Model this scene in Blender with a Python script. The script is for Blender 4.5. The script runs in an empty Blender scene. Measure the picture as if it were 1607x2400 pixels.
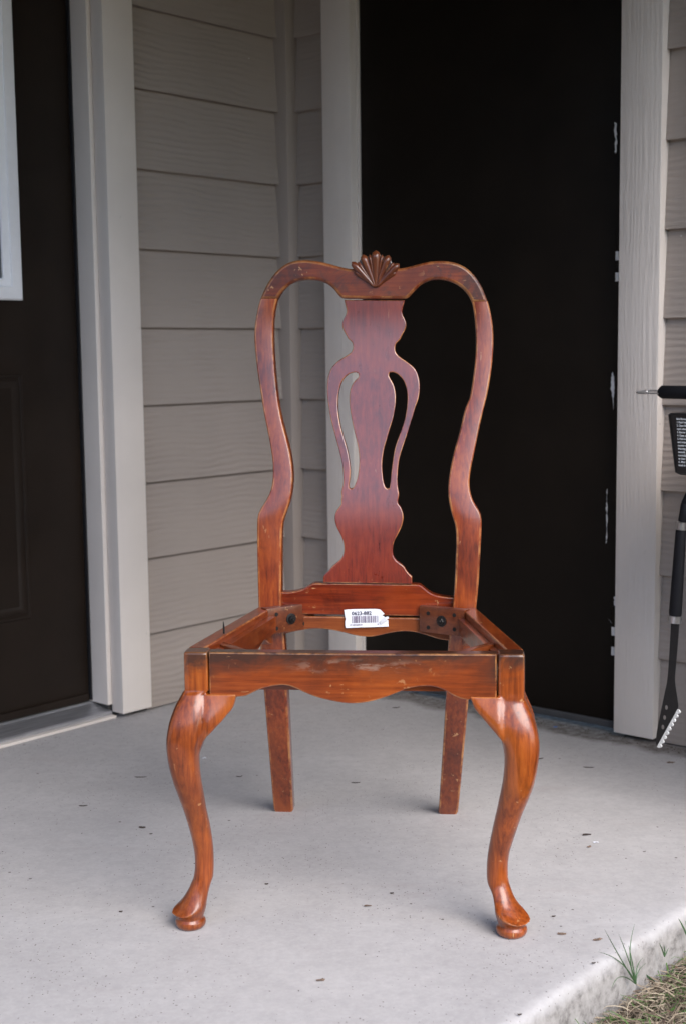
import bpy, bmesh, math, random
import numpy as np
from mathutils import Vector, Matrix, noise
random.seed(7)
R = math.radians
scene = bpy.context.scene
COL = scene.collection

# ------------------------------------------------------------------ camera
F = 3224.97; PIT = R(6.6137); ROLL = R(-.676); H = 0.83      # focal length in photo pixels (1607 x 2400)
_c, _s = math.cos(PIT), math.sin(PIT)
_rt = np.array([1., 0, 0]); _up = np.array([0, _s, _c]); FW = np.array([0, _c, -_s])
RT = math.cos(ROLL)*_rt + math.sin(ROLL)*_up
UP = -math.sin(ROLL)*_rt + math.cos(ROLL)*_up
C0 = np.array([0, 0, H])
cam_data = bpy.data.cameras.new('camera'); cam = bpy.data.objects.new('camera', cam_data); COL.objects.link(cam)
cam_data.sensor_fit = 'VERTICAL'; cam_data.sensor_height = 24.0; cam_data.sensor_width = 16.0
cam_data.lens = 24.0*F/2400; cam_data.clip_start = .05; cam_data.clip_end = 2000
cam.matrix_world = Matrix(((RT[0], UP[0], -FW[0], 0), (RT[1], UP[1], -FW[1], 0), (RT[2], UP[2], -FW[2], H), (0, 0, 0, 1)))
cam_data.dof.use_dof = True; cam_data.dof.focus_distance = 2.16; cam_data.dof.aperture_fstop = 4.0
scene.camera = cam

# ------------------------------------------------------------------ world, sun, exposure
world = bpy.data.worlds.new('World'); scene.world = world; world.use_nodes = True
wn = world.node_tree.nodes; wl_ = world.node_tree.links
sky = wn.new('ShaderNodeTexSky'); sky.sky_type = 'NISHITA'; sky.sun_disc = False
SUN_AZ = math.atan2(.50, -.86); SUN_EL = R(42)               # clockwise from +Y
sky.sun_elevation = SUN_EL; sky.sun_rotation = SUN_AZ
sky.air_density = 1.0; sky.dust_density = 1.0; sky.ozone_density = 1.0
bg = wn['Background']; bg.inputs['Strength'].default_value = 0.13
wl_.new(sky.outputs['Color'], bg.inputs['Color'])
sd = bpy.data.lights.new('sun', 'SUN'); sd.energy = 1.5; sd.angle = R(46); sd.color = (1.0, .95, .905)
sun = bpy.data.objects.new('sun', sd); COL.objects.link(sun)
sdir = Vector((math.sin(SUN_AZ)*math.cos(SUN_EL), math.cos(SUN_AZ)*math.cos(SUN_EL), math.sin(SUN_EL)))
sun.rotation_euler = sdir.to_track_quat('Z', 'Y').to_euler(); sun.location = sdir*30
vs = scene.view_settings; vs.view_transform = 'Standard'; vs.look = 'None'; vs.exposure = 1.55; vs.gamma = 1.0
vs.use_curve_mapping = False
scene.render.engine = 'CYCLES'

# ------------------------------------------------------------------ frames: walls and chair
AL = R(138.7626)
NL = np.array([math.cos(AL), math.sin(AL), 0]); NR = np.array([math.cos(AL-math.pi/2), math.sin(AL-math.pi/2), 0])
DL, DR = 2.4292, 2.5736
_cx = np.linalg.solve(np.array([NL[:2], NR[:2]]), [DL, DR]); CORNER = np.array([_cx[0], _cx[1], 0])
YAW = R(-5.0); CH_O = np.array([0.0, 1.885, 0])
CX = np.array([math.cos(YAW), math.sin(YAW), 0]); CY = np.array([-math.sin(YAW), math.cos(YAW), 0])
def ray(u, v): return RT*(u-803.5)/F + UP*(1200-v)/F + FW
def on_z(u, v, z):
    d = ray(u, v); return C0 + d*((z-H)/d[2])
def ch_loc(P): q = P-CH_O; return np.array([q@CX, q@CY, q[2]])
def on_y(u, v, y):                                            # pixel -> chair coordinates on the plane y' = y
    d = ray(u, v); t = (y-(C0-CH_O)@CY)/(d@CY); return ch_loc(C0+d*t)
def on_s(u, v, yf):                                           # pixel -> chair coordinates on the curved surface y' = yf(z)
    y = yf(.6)
    for _ in range(6):
        p = on_y(u, v, y); y = yf(p[2])
    return on_y(u, v, y)
def on_wr(u, v, out):                                         # pixel -> right wall (s, out, z)
    d = ray(u, v); P = C0 + d*((DR-out-C0@NR)/(d@NR)); q = P-CORNER
    return (-(q@NL), out, q[2])
def wr_world(s, out, z): return CORNER - NL*s - NR*out + np.array([0, 0, z])
def wl_world(s, out, z): return CORNER - NR*s - NL*out + np.array([0, 0, z])

# ------------------------------------------------------------------ object helpers
def link(name, data, parent=None):
    o = bpy.data.objects.new(name, data); COL.objects.link(o)
    if parent is not None: o.parent = parent
    return o
def tag(o, label=None, cat=None, group=None, kind=None):
    if label: o['label'] = label
    if cat: o['category'] = cat
    if group: o['group'] = group
    if kind: o['kind'] = kind
    return o
def empty(name, loc=(0, 0, 0), rz=0, label=None, cat=None, group=None, kind=None):
    o = link(name, None); o.location = loc; o.rotation_euler = (0, 0, rz); o.empty_display_size = .05
    return tag(o, label, cat, group, kind)
def smooth(me, ang=40):
    for p in me.polygons: p.use_smooth = True
    me.set_sharp_from_angle(angle=R(ang))
def from_bm(name, bm, mat, parent=None, sm=None):
    me = bpy.data.meshes.new(name); bmesh.ops.recalc_face_normals(bm, faces=bm.faces[:]); bm.to_mesh(me); bm.free()
    if mat: me.materials.append(mat)
    if sm: smooth(me, sm)
    return link(name, me, parent)
def bm_box(bm, x0, x1, y0, y1, z0, z1, bev=0):
    vs_ = [bm.verts.new((x, y, z)) for x in (x0, x1) for y in (y0, y1) for z in (z0, z1)]
    fs = [bm.faces.new([vs_[i] for i in q]) for q in ((0, 1, 3, 2), (4, 6, 7, 5), (0, 4, 5, 1), (2, 3, 7, 6), (0, 2, 6, 4), (1, 5, 7, 3))]
    if bev:
        ed = list({e for f in fs for e in f.edges})
        bmesh.ops.bevel(bm, geom=ed, offset=bev, segments=2, affect='EDGES', profile=.6)
def box(name, dims, mat, parent=None, bev=0):
    bm = bmesh.new(); bm_box(bm, *dims, bev); return from_bm(name, bm, mat, parent, 35 if bev else None)
def bm_loft(bm, rings, cap=True):
    rows = [[bm.verts.new(tuple(p)) for p in r] for r in rings]; n = len(rows[0])
    for a, b in zip(rows, rows[1:]):
        for i in range(n): bm.faces.new((a[i], a[(i+1) % n], b[(i+1) % n], b[i]))
    if cap: bm.faces.new(rows[0][::-1]); bm.faces.new(rows[-1])
def loft(name, rings, mat, parent=None, sm=45, worn=0):
    bm = bmesh.new(); bm_loft(bm, rings)
    if worn:            # ring corners of worn points each: the arc faces are the rubbed edges
        ly = bm.faces.layers.float.new('worn'); n = len(rings[0])
        for k, f in enumerate(bm.faces):
            if k < n*(len(rings)-1): f[ly] = 1.0 if (k % n) % worn != worn-1 else 0.0
    return from_bm(name, bm, mat, parent, sm)
def rrect(x0, x1, y0, y1, z, r, seg=3):
    out = []
    for cx, cy, a0 in ((x1-r, y1-r, 0), (x0+r, y1-r, 90), (x0+r, y0+r, 180), (x1-r, y0+r, 270)):
        for k in range(seg+1):
            a = R(a0+90*k/seg); out.append((cx+r*math.cos(a), cy+r*math.sin(a), z))
    return out
def tube_rings(pts, rad, n=10):
    P = [Vector(p) for p in pts]; rs = rad if isinstance(rad, (list, tuple)) else [rad]*len(P); rings = []; ref = None
    for i, p in enumerate(P):
        t = (P[min(i+1, len(P)-1)]-P[max(i-1, 0)]).normalized()
        if ref is None: ref = Vector((0, 0, 1)) if abs(t.z) < .8 else Vector((1, 0, 0))
        a = t.cross(ref).normalized(); b = a.cross(t).normalized(); ref = b
        rings.append([p+rs[i]*(math.cos(2*math.pi*k/n)*a+math.sin(2*math.pi*k/n)*b) for k in range(n)])
    return rings
def tube(name, pts, rad, mat, parent=None, n=10): return loft(name, tube_rings(pts, rad, n), mat, parent, 50)
def chaikin(pts, it=2, closed=True, corner=48):
    pts = [Vector((p[0], p[1])) for p in pts]
    for _ in range(it):
        n = len(pts); out = []
        for i in range(n):
            if not closed and i in (0, n-1): out.append(pts[i]); continue
            a, b, c = pts[i-1], pts[i], pts[(i+1) % n]
            d1, d2 = b-a, c-b
            ang = abs(d1.angle(d2, 0)) if d1.length > 1e-9 and d2.length > 1e-9 else 0
            if math.degrees(ang) > corner: out.append(b)
            else: out += [b*.75+a*.25, b*.75+c*.25]
        pts = out
    return pts
_dg = None
def plate(name, outlines, thick, bev, mat, parent, mapf, cuts=None, bres=2, sm=6, it=2):
    """2-D outlines (x, z), holes included, filled, bevelled and given thickness; mapf maps (x, z, w) -> point, w = 0 at the front, thick at the back"""
    cu = bpy.data.curves.new(name, 'CURVE'); cu.dimensions = '2D'; cu.fill_mode = 'BOTH'
    cu.extrude = max(thick/2-bev, 1e-4); cu.bevel_depth = bev; cu.bevel_resolution = bres; cu.offset = -bev
    for o in outlines:
        pts = chaikin(o, it) if it else [Vector(p) for p in o]
        sp = cu.splines.new('POLY'); sp.points.add(len(pts)-1); sp.use_cyclic_u = True
        for q, p in zip(sp.points, pts): q.co = (p[0], p[1], 0, 1)
    ob = bpy.data.objects.new(name, cu); COL.objects.link(ob)
    bpy.context.view_layer.update()
    me = bpy.data.meshes.new_from_object(ob.evaluated_get(bpy.context.evaluated_depsgraph_get()))
    bpy.data.objects.remove(ob); bpy.data.curves.remove(cu)
    bm = bmesh.new(); bm.from_mesh(me); bpy.data.meshes.remove(me)
    bmesh.ops.remove_doubles(bm, verts=bm.verts[:], dist=1e-5)
    for co, no in (cuts or []):
        bmesh.ops.bisect_plane(bm, geom=bm.verts[:]+bm.edges[:]+bm.faces[:], plane_co=co, plane_no=no, dist=1e-5)
    bm.normal_update(); ly = bm.faces.layers.float.new('worn')
    for f in bm.faces: f[ly] = 1.0 if .12 < abs(f.normal.z) < .985 else 0.0
    for v in bm.verts: v.co = Vector(tuple(mapf(v.co.x, v.co.y, thick/2-v.co.z)))
    return from_bm(name, bm, mat, parent, sm)
def hermite(xs, ys):
    n = len(xs); m = []
    for i in range(n):
        a, b = max(i-1, 0), min(i+1, n-1); m.append((ys[b]-ys[a])/(xs[b]-xs[a]))
    def f(x):
        if x <= xs[0]: return ys[0]+m[0]*(x-xs[0])
        if x >= xs[-1]: return ys[-1]+m[-1]*(x-xs[-1])
        i = max(k for k in range(n-1) if xs[k] <= x); h = xs[i+1]-xs[i]; t = (x-xs[i])/h
        return ((2*t**3-3*t*t+1)*ys[i]+(t**3-2*t*t+t)*h*m[i]+(-2*t**3+3*t*t)*ys[i+1]+(t**3-t*t)*h*m[i+1])
    return f
def interp(pts, t):                                           # pts sorted by [0] -> value
    for (a, x), (b, y) in zip(pts, pts[1:]):
        if a <= t <= b: return x+(y-x)*(t-a)/(b-a) if b > a else x
    return pts[0][1] if t < pts[0][0] else pts[-1][1]
def text_mesh(lines, size, leading):
    """lines of lettering as one flat mesh in the XY plane, origin at the first baseline"""
    bm = bmesh.new()
    for i, t in enumerate(lines):
        cu = bpy.data.curves.new('t', 'FONT'); cu.body = t; cu.size = size; cu.resolution_u = 2; cu.offset = size*.02
        ob = bpy.data.objects.new('t', cu); COL.objects.link(ob); bpy.context.view_layer.update()
        me = bpy.data.meshes.new_from_object(ob.evaluated_get(bpy.context.evaluated_depsgraph_get()))
        bpy.data.objects.remove(ob); bpy.data.curves.remove(cu)
        me.transform(Matrix.Translation((0, -i*leading, 0))); bm.from_mesh(me); bpy.data.meshes.remove(me)
    return bm

# ------------------------------------------------------------------ material helpers
class Mat:
    def __init__(s, name, rough=.6, spec=.5, metal=0):
        s.m = bpy.data.materials.new(name); s.m.use_nodes = True; s.nt = s.m.node_tree; s.n = s.nt.nodes
        s.b = s.n['Principled BSDF']; s.b.inputs['Roughness'].default_value = rough
        s.b.inputs['Specular IOR Level'].default_value = spec; s.b.inputs['Metallic'].default_value = metal
    def L(s, a, b): s.nt.links.new(a, b)
    def new(s, t, **k):
        nd = s.n.new(t)
        for a, v in k.items(): setattr(nd, a, v)
        return nd
    def coord(s, obj=None, scale=(1, 1, 1), rot=(0, 0, 0), loc=(0, 0, 0), world=False):
        if world: src = s.new('ShaderNodeNewGeometry').outputs['Position']
        else:
            tc = s.new('ShaderNodeTexCoord'); tc.object = obj; src = tc.outputs['Object']
        mp = s.new('ShaderNodeMapping'); mp.inputs['Scale'].default_value = scale
        mp.inputs['Rotation'].default_value = rot; mp.inputs['Location'].default_value = loc
        s.L(src, mp.inputs['Vector']); return mp.outputs['Vector']
    def noise(s, vec, scale, detail=4, rough=.55, dist=0):
        nd = s.new('ShaderNodeTexNoise'); nd.inputs['Scale'].default_value = scale; nd.inputs['Detail'].default_value = detail
        nd.inputs['Roughness'].default_value = rough; nd.inputs['Distortion'].default_value = dist
        s.L(vec, nd.inputs['Vector']); return nd.outputs['Fac']
    def ramp(s, fac, stops, interp_='LINEAR'):
        nd = s.new('ShaderNodeValToRGB'); cr = nd.color_ramp; cr.interpolation = interp_
        while len(cr.elements) < len(stops): cr.elements.new(.5)
        for e, (p, c) in zip(cr.elements, stops):
            e.position = p; e.color = (c, c, c, 1) if not hasattr(c, '__len__') else (*c, 1)
        s.L(fac, nd.inputs['Fac']); return nd.outputs['Color']
    def mix(s, fac, a, b, mode='MIX'):
        nd = s.new('ShaderNodeMix', data_type='RGBA', blend_type=mode)
        for v, i in ((fac, 0), (a, 6), (b, 7)):
            if hasattr(v, 'links'): s.L(v, nd.inputs[i])
            elif i == 0: nd.inputs[0].default_value = v
            else: nd.inputs[i].default_value = (*v, 1)
        return nd.outputs[2]
    def math(s, op, a, b=0, clamp=False):
        nd = s.new('ShaderNodeMath', operation=op, use_clamp=clamp)
        for i, v in enumerate((a, b)):
            if hasattr(v, 'links'): s.L(v, nd.inputs[i])
            else: nd.inputs[i].default_value = v
        return nd.outputs[0]
    def sep(s, vec):
        nd = s.new('ShaderNodeSeparateXYZ'); s.L(vec, nd.inputs[0]); return nd.outputs
    def color(s, c):
        if hasattr(c, 'links'): s.L(c, s.b.inputs['Base Color'])
        else: s.b.inputs['Base Color'].default_value = (*c, 1)
    def rough(s, c): s.L(c, s.b.inputs['Roughness'])
    def bump(s, hgt, strength=.5, dist=.002, prev=None):
        nd = s.new('ShaderNodeBump'); nd.inputs['Strength'].default_value = strength; nd.inputs['Distance'].default_value = dist
        s.L(hgt, nd.inputs['Height'])
        if prev is not None: s.L(prev, nd.inputs['Normal'])
        s.L(nd.outputs['Normal'], s.b.inputs['Normal']); return nd.outputs['Normal']
def plain(name, c, rough=.5, spec=.5, metal=0, var=.12, sc=60, bump=0):
    m = Mat(name, rough, spec, metal); v = m.coord()
    f = m.noise(v, sc, 3)
    m.color(m.ramp(f, [(.3, tuple(x*(1-var) for x in c)), (.7, tuple(min(1, x*(1+var)) for x in c))]))
    if bump: m.bump(f, .4, bump)
    return m.m

# ------------------------------------------------------------------ materials of the setting
def mat_concrete():
    m = Mat('concrete', .82, .3); v = m.coord(world=True)
    big = m.noise(v, 1.6, 4, .6); mid = m.noise(v, 9, 5, .62); fine = m.noise(v, 140, 3, .7)
    c = m.ramp(mid, [(.28, (.374, .354, .346)), (.72, (.450, .428, .419))])
    c = m.mix(m.ramp(big, [(.38, 0), (.68, .42)]), c, (.325, .307, .306))
    c = m.mix(m.ramp(fine, [(.35, .0), (.75, .34)]), c, (.53, .515, .51))
    c = m.mix(m.ramp(m.noise(v, 47, 5, .7), [(.42, 0), (.75, .5)]), c, (.31, .296, .296))
    # dark grit, in drifts
    vo = m.new('ShaderNodeTexVoronoi', feature='F1'); vo.inputs['Scale'].default_value = 230; m.L(v, vo.inputs['Vector'])
    sel = m.new('ShaderNodeTexWhiteNoise', noise_dimensions='3D'); m.L(vo.outputs['Color'], sel.inputs['Vector'])
    drift = m.ramp(m.noise(v, 3.1, 3), [(.38, .03), (.66, .50)])
    spot = m.math('LESS_THAN', vo.outputs['Distance'], m.math('MULTIPLY', sel.outputs['Value'], .30))
    pick = m.math('LESS_THAN', m.sep(vo.outputs['Color'])[0], drift)
    c = m.mix(m.math('MULTIPLY', m.math('MULTIPLY', spot, pick), .72), c, (.09, .075, .062))
    vo2 = m.new('ShaderNodeTexVoronoi', feature='F1'); vo2.inputs['Scale'].default_value = 34; m.L(v, vo2.inputs['Vector'])
    spot2 = m.math('MULTIPLY', m.math('LESS_THAN', vo2.outputs['Distance'], .09), m.math('LESS_THAN', m.sep(vo2.outputs['Color'])[1], .05))
    c = m.mix(m.math('MULTIPLY', spot2, .75), c, (.07, .055, .045))
    # earth washed against the foot of the door and its post
    q = m.new('ShaderNodeVectorMath', operation='DOT_PRODUCT'); m.L(v, q.inputs[0]); q.inputs[1].default_value = tuple(NR)
    d = m.math('SUBTRACT', DR, q.outputs['Value'])                # distance from the right wall
    wob = m.math('MULTIPLY', m.noise(v, 9, 4, .6), .10)
    band = m.ramp(m.math('SUBTRACT', d, wob), [(.0, .9), (.03, .0)])
    c = m.mix(m.math('MULTIPLY', band, m.ramp(m.noise(v, 60, 3), [(.3, .55), (.6, 1)])), c, (.11, .093, .080))
    # faint rust drag marks
    sm = m.noise(m.coord(world=True, scale=(2.2, 7, 1), rot=(0, 0, R(35))), 1.3, 5, .6, .6)
    c = m.mix(m.ramp(sm, [(.60, 0), (.70, .26)]), c, (.36, .31, .295))
    zz = m.sep(v)[2]; sd_ = m.ramp(m.math('ADD', zz, m.math('MULTIPLY', m.noise(v, 22, 5, .65), .03)), [(.0, 1), (.016, 0)])
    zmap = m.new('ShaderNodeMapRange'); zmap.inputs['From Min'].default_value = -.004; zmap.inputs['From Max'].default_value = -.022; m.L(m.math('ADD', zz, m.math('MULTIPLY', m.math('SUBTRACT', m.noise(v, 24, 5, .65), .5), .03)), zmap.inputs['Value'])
    c = m.mix(m.math('MULTIPLY', zmap.outputs['Result'], .88), c, m.ramp(m.noise(v, 55, 5, .7), [(.32, (.10, .09, .08)), (.5, (.27, .25, .235)), (.7, (.36, .34, .32))]))  # slab side: pits and soil, plus shade by the grass put into colour
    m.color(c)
    n1 = m.bump(fine, .25, .0015); m.bump(m.noise(v, 38, 4, .6), .22, .003, n1)
    return m.m
def mat_siding(wall, name, col):
    m = Mat(name, .62, .35); v = m.coord(wall)
    g = m.noise(m.coord(wall, scale=(1.0, 1.0, 13)), 5.5, 5, .55, 1.1)
    wv = m.new('ShaderNodeTexWave', wave_type='BANDS', bands_direction='Z'); wv.inputs['Scale'].default_value = 22
    wv.inputs['Distortion'].default_value = 9; wv.inputs['Detail'].default_value = 2; wv.inputs['Detail Scale'].default_value = .35
    m.L(m.coord(wall, scale=(.55, .55, 1)), wv.inputs['Vector'])
    patch = m.ramp(m.noise(v, 4.5, 2), [(.38, .12), (.66, 1)])
    hgt = m.math('ADD', m.math('MULTIPLY', wv.outputs['Fac'], m.math('MULTIPLY', patch, .75)), g)
    f = m.noise(v, 3, 4)
    c = m.ramp(f, [(.3, tuple(x*.94 for x in col)), (.7, tuple(x*1.05 for x in col))])
    sp = m.new('ShaderNodeTexVoronoi'); sp.inputs['Scale'].default_value = 26; m.L(v, sp.inputs['Vector'])
    k = m.math('MULTIPLY', m.math('LESS_THAN', sp.outputs['Distance'], .045), m.math('LESS_THAN', m.sep(sp.outputs['Color'])[0], .12))
    c = m.mix(m.math('MULTIPLY', k, .8), c, (.62, .60, .57))
    low = m.ramp(m.math('ADD', m.sep(v)[2], m.math('MULTIPLY', m.noise(v, 14, 3), .09)), [(.05, .45), (.16, 0)])
    c = m.mix(low, c, tuple(x*.78 for x in col))
    m.color(c); m.bump(hgt, .85, .0020); return m.m
def mat_trim(wall, name, col, grain):
    m = Mat(name, .55, .4); v = m.coord(wall)
    g = m.noise(m.coord(wall, scale=(15, 15, 1.1)), 8, 4, .6, .8)
    wv = m.new('ShaderNodeTexWave', wave_type='BANDS', bands_direction='X'); wv.inputs['Scale'].default_value = 30
    wv.inputs['Distortion'].default_value = 14; wv.inputs['Detail'].default_value = 3; wv.inputs['Detail Scale'].default_value = .6
    m.L(m.coord(wall, scale=(1, 1, .09)), wv.inputs['Vector'])
    hgt = m.math('ADD', m.math('ADD', g, m.math('MULTIPLY', m.noise(m.coord(wall, scale=(30, 30, 4)), 9, 4, .6, .5), .6)), m.math('MULTIPLY', m.math('MULTIPLY', wv.outputs['Fac'], m.ramp(m.noise(v, 7, 3), [(.4, 0), (.65, 1)])), .35))
    c = m.ramp(m.noise(v, 4, 5, .6), [(.3, tuple(x*.94 for x in col)), (.72, tuple(min(1, x*1.04) for x in col))])
    sc = m.noise(m.coord(wall, scale=(1.4, 1.4, 1)), 45, 3, .7)
    c = m.mix(m.ramp(sc, [(.73, 0), (.77, .5)]), c, tuple(x*.45 for x in col))
    m.color(c); m.bump(hgt, grain, .0022); return m.m
def mat_door(name, col, grain=.15, sp=.2):
    m = Mat(name, .42, sp); v = m.coord()
    f = m.noise(v, 6, 5, .6)
    m.color(m.ramp(f, [(.3, tuple(x*.8 for x in col)), (.7, tuple(x*1.2 for x in col))]))
    m.rough(m.ramp(m.noise(v, 15, 4), [(.3, .38), (.7, .55)]))
    m.bump(m.noise(m.coord(scale=(12, 12, 1)), 18, 4, .6), grain, .001); return m.m

# ------------------------------------------------------------------ ground, slab, porch roof
GZ = -.085
def mat_ground():
    m = Mat('soil', .95, .15); v = m.coord(world=True)
    c = m.ramp(m.noise(v, 26, 6, .7), [(.3, (.055, .042, .032)), (.55, (.13, .10, .072)), (.8, (.24, .19, .135))])
    far = m.ramp(m.noise(v, .35, 4), [(.4, (.17, .15, .085)), (.65, (.085, .11, .04))])
    ln = m.new('ShaderNodeVectorMath', operation='LENGTH'); m.L(v, ln.inputs[0])
    c = m.mix(m.ramp(m.math('MULTIPLY', ln.outputs['Value'], .02), [(.06, 0), (.14, 1)]), c, far)
    m.color(c); m.bump(m.noise(v, 60, 6, .7), .9, .012); return m.m
bm = bmesh.new()
g = 900
bm.faces.new([bm.verts.new(p) for p in ((-g, -g, GZ), (g, -g, GZ), (g, g, GZ), (-g, g, GZ))])
tag(from_bm('ground', bm, mat_ground()), kind='structure')

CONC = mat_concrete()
def ground_poly(name, pts, z0, z1, mat, bev=.014):
    bm = bmesh.new()
    lo = [bm.verts.new((p[0], p[1], z0)) for p in pts]; hi = [bm.verts.new((p[0], p[1], z1)) for p in pts]; n = len(pts)
    f = bm.faces.new(hi); bm.faces.new(lo[::-1])
    for i in range(n): bm.faces.new((lo[i], lo[(i+1) % n], hi[(i+1) % n], hi[i]))
    bmesh.ops.recalc_face_normals(bm, faces=bm.faces[:])
    return bm, f
# slab: outer edge at s_R = 1.505, slightly irregular lip, rough cast side
bm = bmesh.new()
rows = []
NS = 260
prof = [(-.30, -.0), (-.10, -.0), (-.04, -.0002), (-.020, -.0008), (-.010, -.0022), (-.0045, -.0050), (-.001, -.0100), (.001, -.024), (.003, -.05), (.001, -.075), (.0, -.13)]
for i in range(NS+1):
    sl = -.25+3.65*i/NS; row = []
    for k, (o_, z_) in enumerate(prof):
        w = noise.noise((sl*3.1, .4, 2.2))*.006+noise.noise((sl*13, 1.4, .2))*.0026
        rr = noise.noise((sl*42, z_*42, 3.3))*.0022 if k > 4 else 0
        jz = noise.noise((sl*17, 7.7, 1))*.0022 if 3 <= k <= 6 else 0
        sr = 1.512+o_+(w if k > 2 else w*.3*(k > 0))+rr
        row.append(bm.verts.new(tuple(wr_world(sr, sl, z_+jz))))
    rows.append(row)
for a, b in zip(rows, rows[1:]):
    for k in range(len(prof)-1): bm.faces.new((a[k], b[k], b[k+1], a[k+1]))
e0 = wr_world(-.25, -.25, 0); e1 = wr_world(-.25, 3.4, 0)
bm.faces.new([bm.verts.new(tuple(e0)), bm.verts.new(tuple(e1))]+[r[0] for r in rows[::-1]])
bm.verts.ensure_lookup_table()
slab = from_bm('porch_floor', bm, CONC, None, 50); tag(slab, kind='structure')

WALL_L = empty('house_wall', tuple(CORNER), math.atan2(-NR[1], -NR[0]), 'taupe clapboard wall beside the dark front door', 'wall')
WALL_R = empty('house_wall', tuple(CORNER), math.atan2(-NL[1], -NL[0]), 'taupe clapboard wall holding the plain dark closet door', 'wall')
def lw(x, o, z): return (x, o, z)            # left wall local: out = +y
def rw(x, o, z): return (x, -o, z)           # right wall local: out = -y
SID = (.330, .281, .247); TRM = (.660, .596, .543)
M_SL = mat_siding(WALL_L, 'siding_paint', SID); M_SR = mat_siding(WALL_R, 'siding_paint_b', SID)
M_TL = mat_trim(WALL_L, 'trim_paint_smooth', TRM, .10); M_TR = mat_trim(WALL_R, 'trim_paint_grained', TRM, .85)
M_DARK = plain('sheathing', (.04, .037, .035), .9)
EXP = .1778; Z0 = .0031
_plank = {}
def planks(wall, sgn, s0, s1, mat, j0=0, j1=14):
    key = (sgn, round(s0, 3), round(s1, 3))
    if key not in _plank:
        bm = bmesh.new(); n = max(2, int((s1-s0)/.25)); rings = []
        for i in range(n+1):
            x = s0+(s1-s0)*i/n
            pr = [(.0, .0008), (-.0008, 0), (-.0128, .0065), (-.0262, .204), (-.0148, .204)]
            rings.append([(x, sgn*o_, z_) for o_, z_ in pr])
        bm_loft(bm, rings)
        me = bpy.data.meshes.new('plank'); bmesh.ops.recalc_face_normals(bm, faces=bm.faces[:]); bm.to_mesh(me); bm.free(); me.materials.append(mat)
        _plank[key] = me
    for j in range(j0, j1):
        o = link('plank', _plank[key], wall); o.location = (0, 0, Z0+EXP*j+random.uniform(-.0006, .0006))
def wbox(name, wall, sgn, s0, s1, o0, o1, z0, z1, mat, bev=.0015):
    a, b = sorted((sgn*o0, sgn*o1)); return box(name, (s0, s1, a, b, z0, z1), mat, wall, bev)
# left wall
planks(WALL_L, 1, .0285, .5075, M_SL); planks(WALL_L, 1, 1.6175, 3.3, M_SL); planks(WALL_L, 1, .508, 1.617, M_SL, 12, 14)
wbox('sheathing', WALL_L, 1, -.1, .60, -.12, -.0268, -.04, 2.55, M_DARK, 0); wbox('sheathing', WALL_L, 1, 1.53, 3.3, -.12, -.0268, -.04, 2.55, M_DARK, 0)
wbox('sheathing', WALL_L, 1, .6005, 1.5295, -.12, -.0268, 2.075, 2.55, M_DARK, 0)
# right wall
planks(WALL_R, -1, .0285, .1365, M_SR); planks(WALL_R, -1, 1.0505, 3.0, M_SR); planks(WALL_R, -1, .1365, 1.0505, M_SR, 12, 14)
wbox('sheathing', WALL_R, -1, .0, .2255, -.12, -.0268, -.04, 2.55, M_DARK, 0); wbox('sheathing', WALL_R, -1, .962, 3.0, -.12, -.0268, -.04, 2.55, M_DARK, 0)
wbox('sheathing', WALL_R, -1, .2255, .962, -.12, -.0268, 2.10, 2.55, M_DARK, 0)
# corner strip between both walls, and the boards round the closet door, belong to the right wall
M_CB = mat_trim(WALL_R, 'corner_paint', SID, .25)
wbox('corner_board', WALL_R, -1, -.030, .030, -.03, .030, .006, 2.5, M_CB, .0012)
M_TS = mat_trim(WALL_R, 'closet_trim', TRM, .55)
wbox('trim_board', WALL_R, -1, .137, .2265, -.0205, .0185, .016, 2.10, M_TS); wbox('trim_board', WALL_R, -1, .9565, 1.0500, -.0205, .0185, .010, 2.10, M_TS)
wbox('trim_board', WALL_R, -1, .137, 1.0500, -.0205, .0190, 2.102, 2.190, M_TS)
wbox('door_stop', WALL_R, -1, .2265, .2315, -.06, -.004, .012, 2.1, M_TS, .001)

# porch roof over the slab (out of the picture, it shades the walls)
M_ROOF = plain('soffit_paint', (.075, .07, .066), .8)
bm = bmesh.new()
A = [wr_world(-.15, -.15, 2.215), wr_world(2.15, -.15, 2.215), wr_world(2.15, 2.75, 2.215), wr_world(-.15, 2.75, 2.215)]
lo = [bm.verts.new(tuple(p)) for p in A]; hi = [bm.verts.new((p[0], p[1], p[2]+.22)) for p in A]
bm.faces.new(lo); bm.faces.new(hi[::-1])
for i in range(4): bm.faces.new((lo[i], hi[i], hi[(i+1) % 4], lo[(i+1) % 4]))
B_ = [wr_world(2.02, -.15, 0), wr_world(2.1495, -.15, 0), wr_world(2.1495, 2.745, 0), wr_world(2.02, 2.745, 0)]  # unseen header beam, added to cut skylight from the wall tops
lo = [bm.verts.new((p[0], p[1], 1.96)) for p in B_]; hi = [bm.verts.new((p[0], p[1], 2.2145)) for p in B_]
bm.faces.new(lo[::-1]); bm.faces.new(hi)
for i in range(4): bm.faces.new((lo[i], lo[(i+1) % 4], hi[(i+1) % 4], hi[i]))
tag(from_bm('porch_ceiling', bm, M_ROOF), kind='structure')

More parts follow.
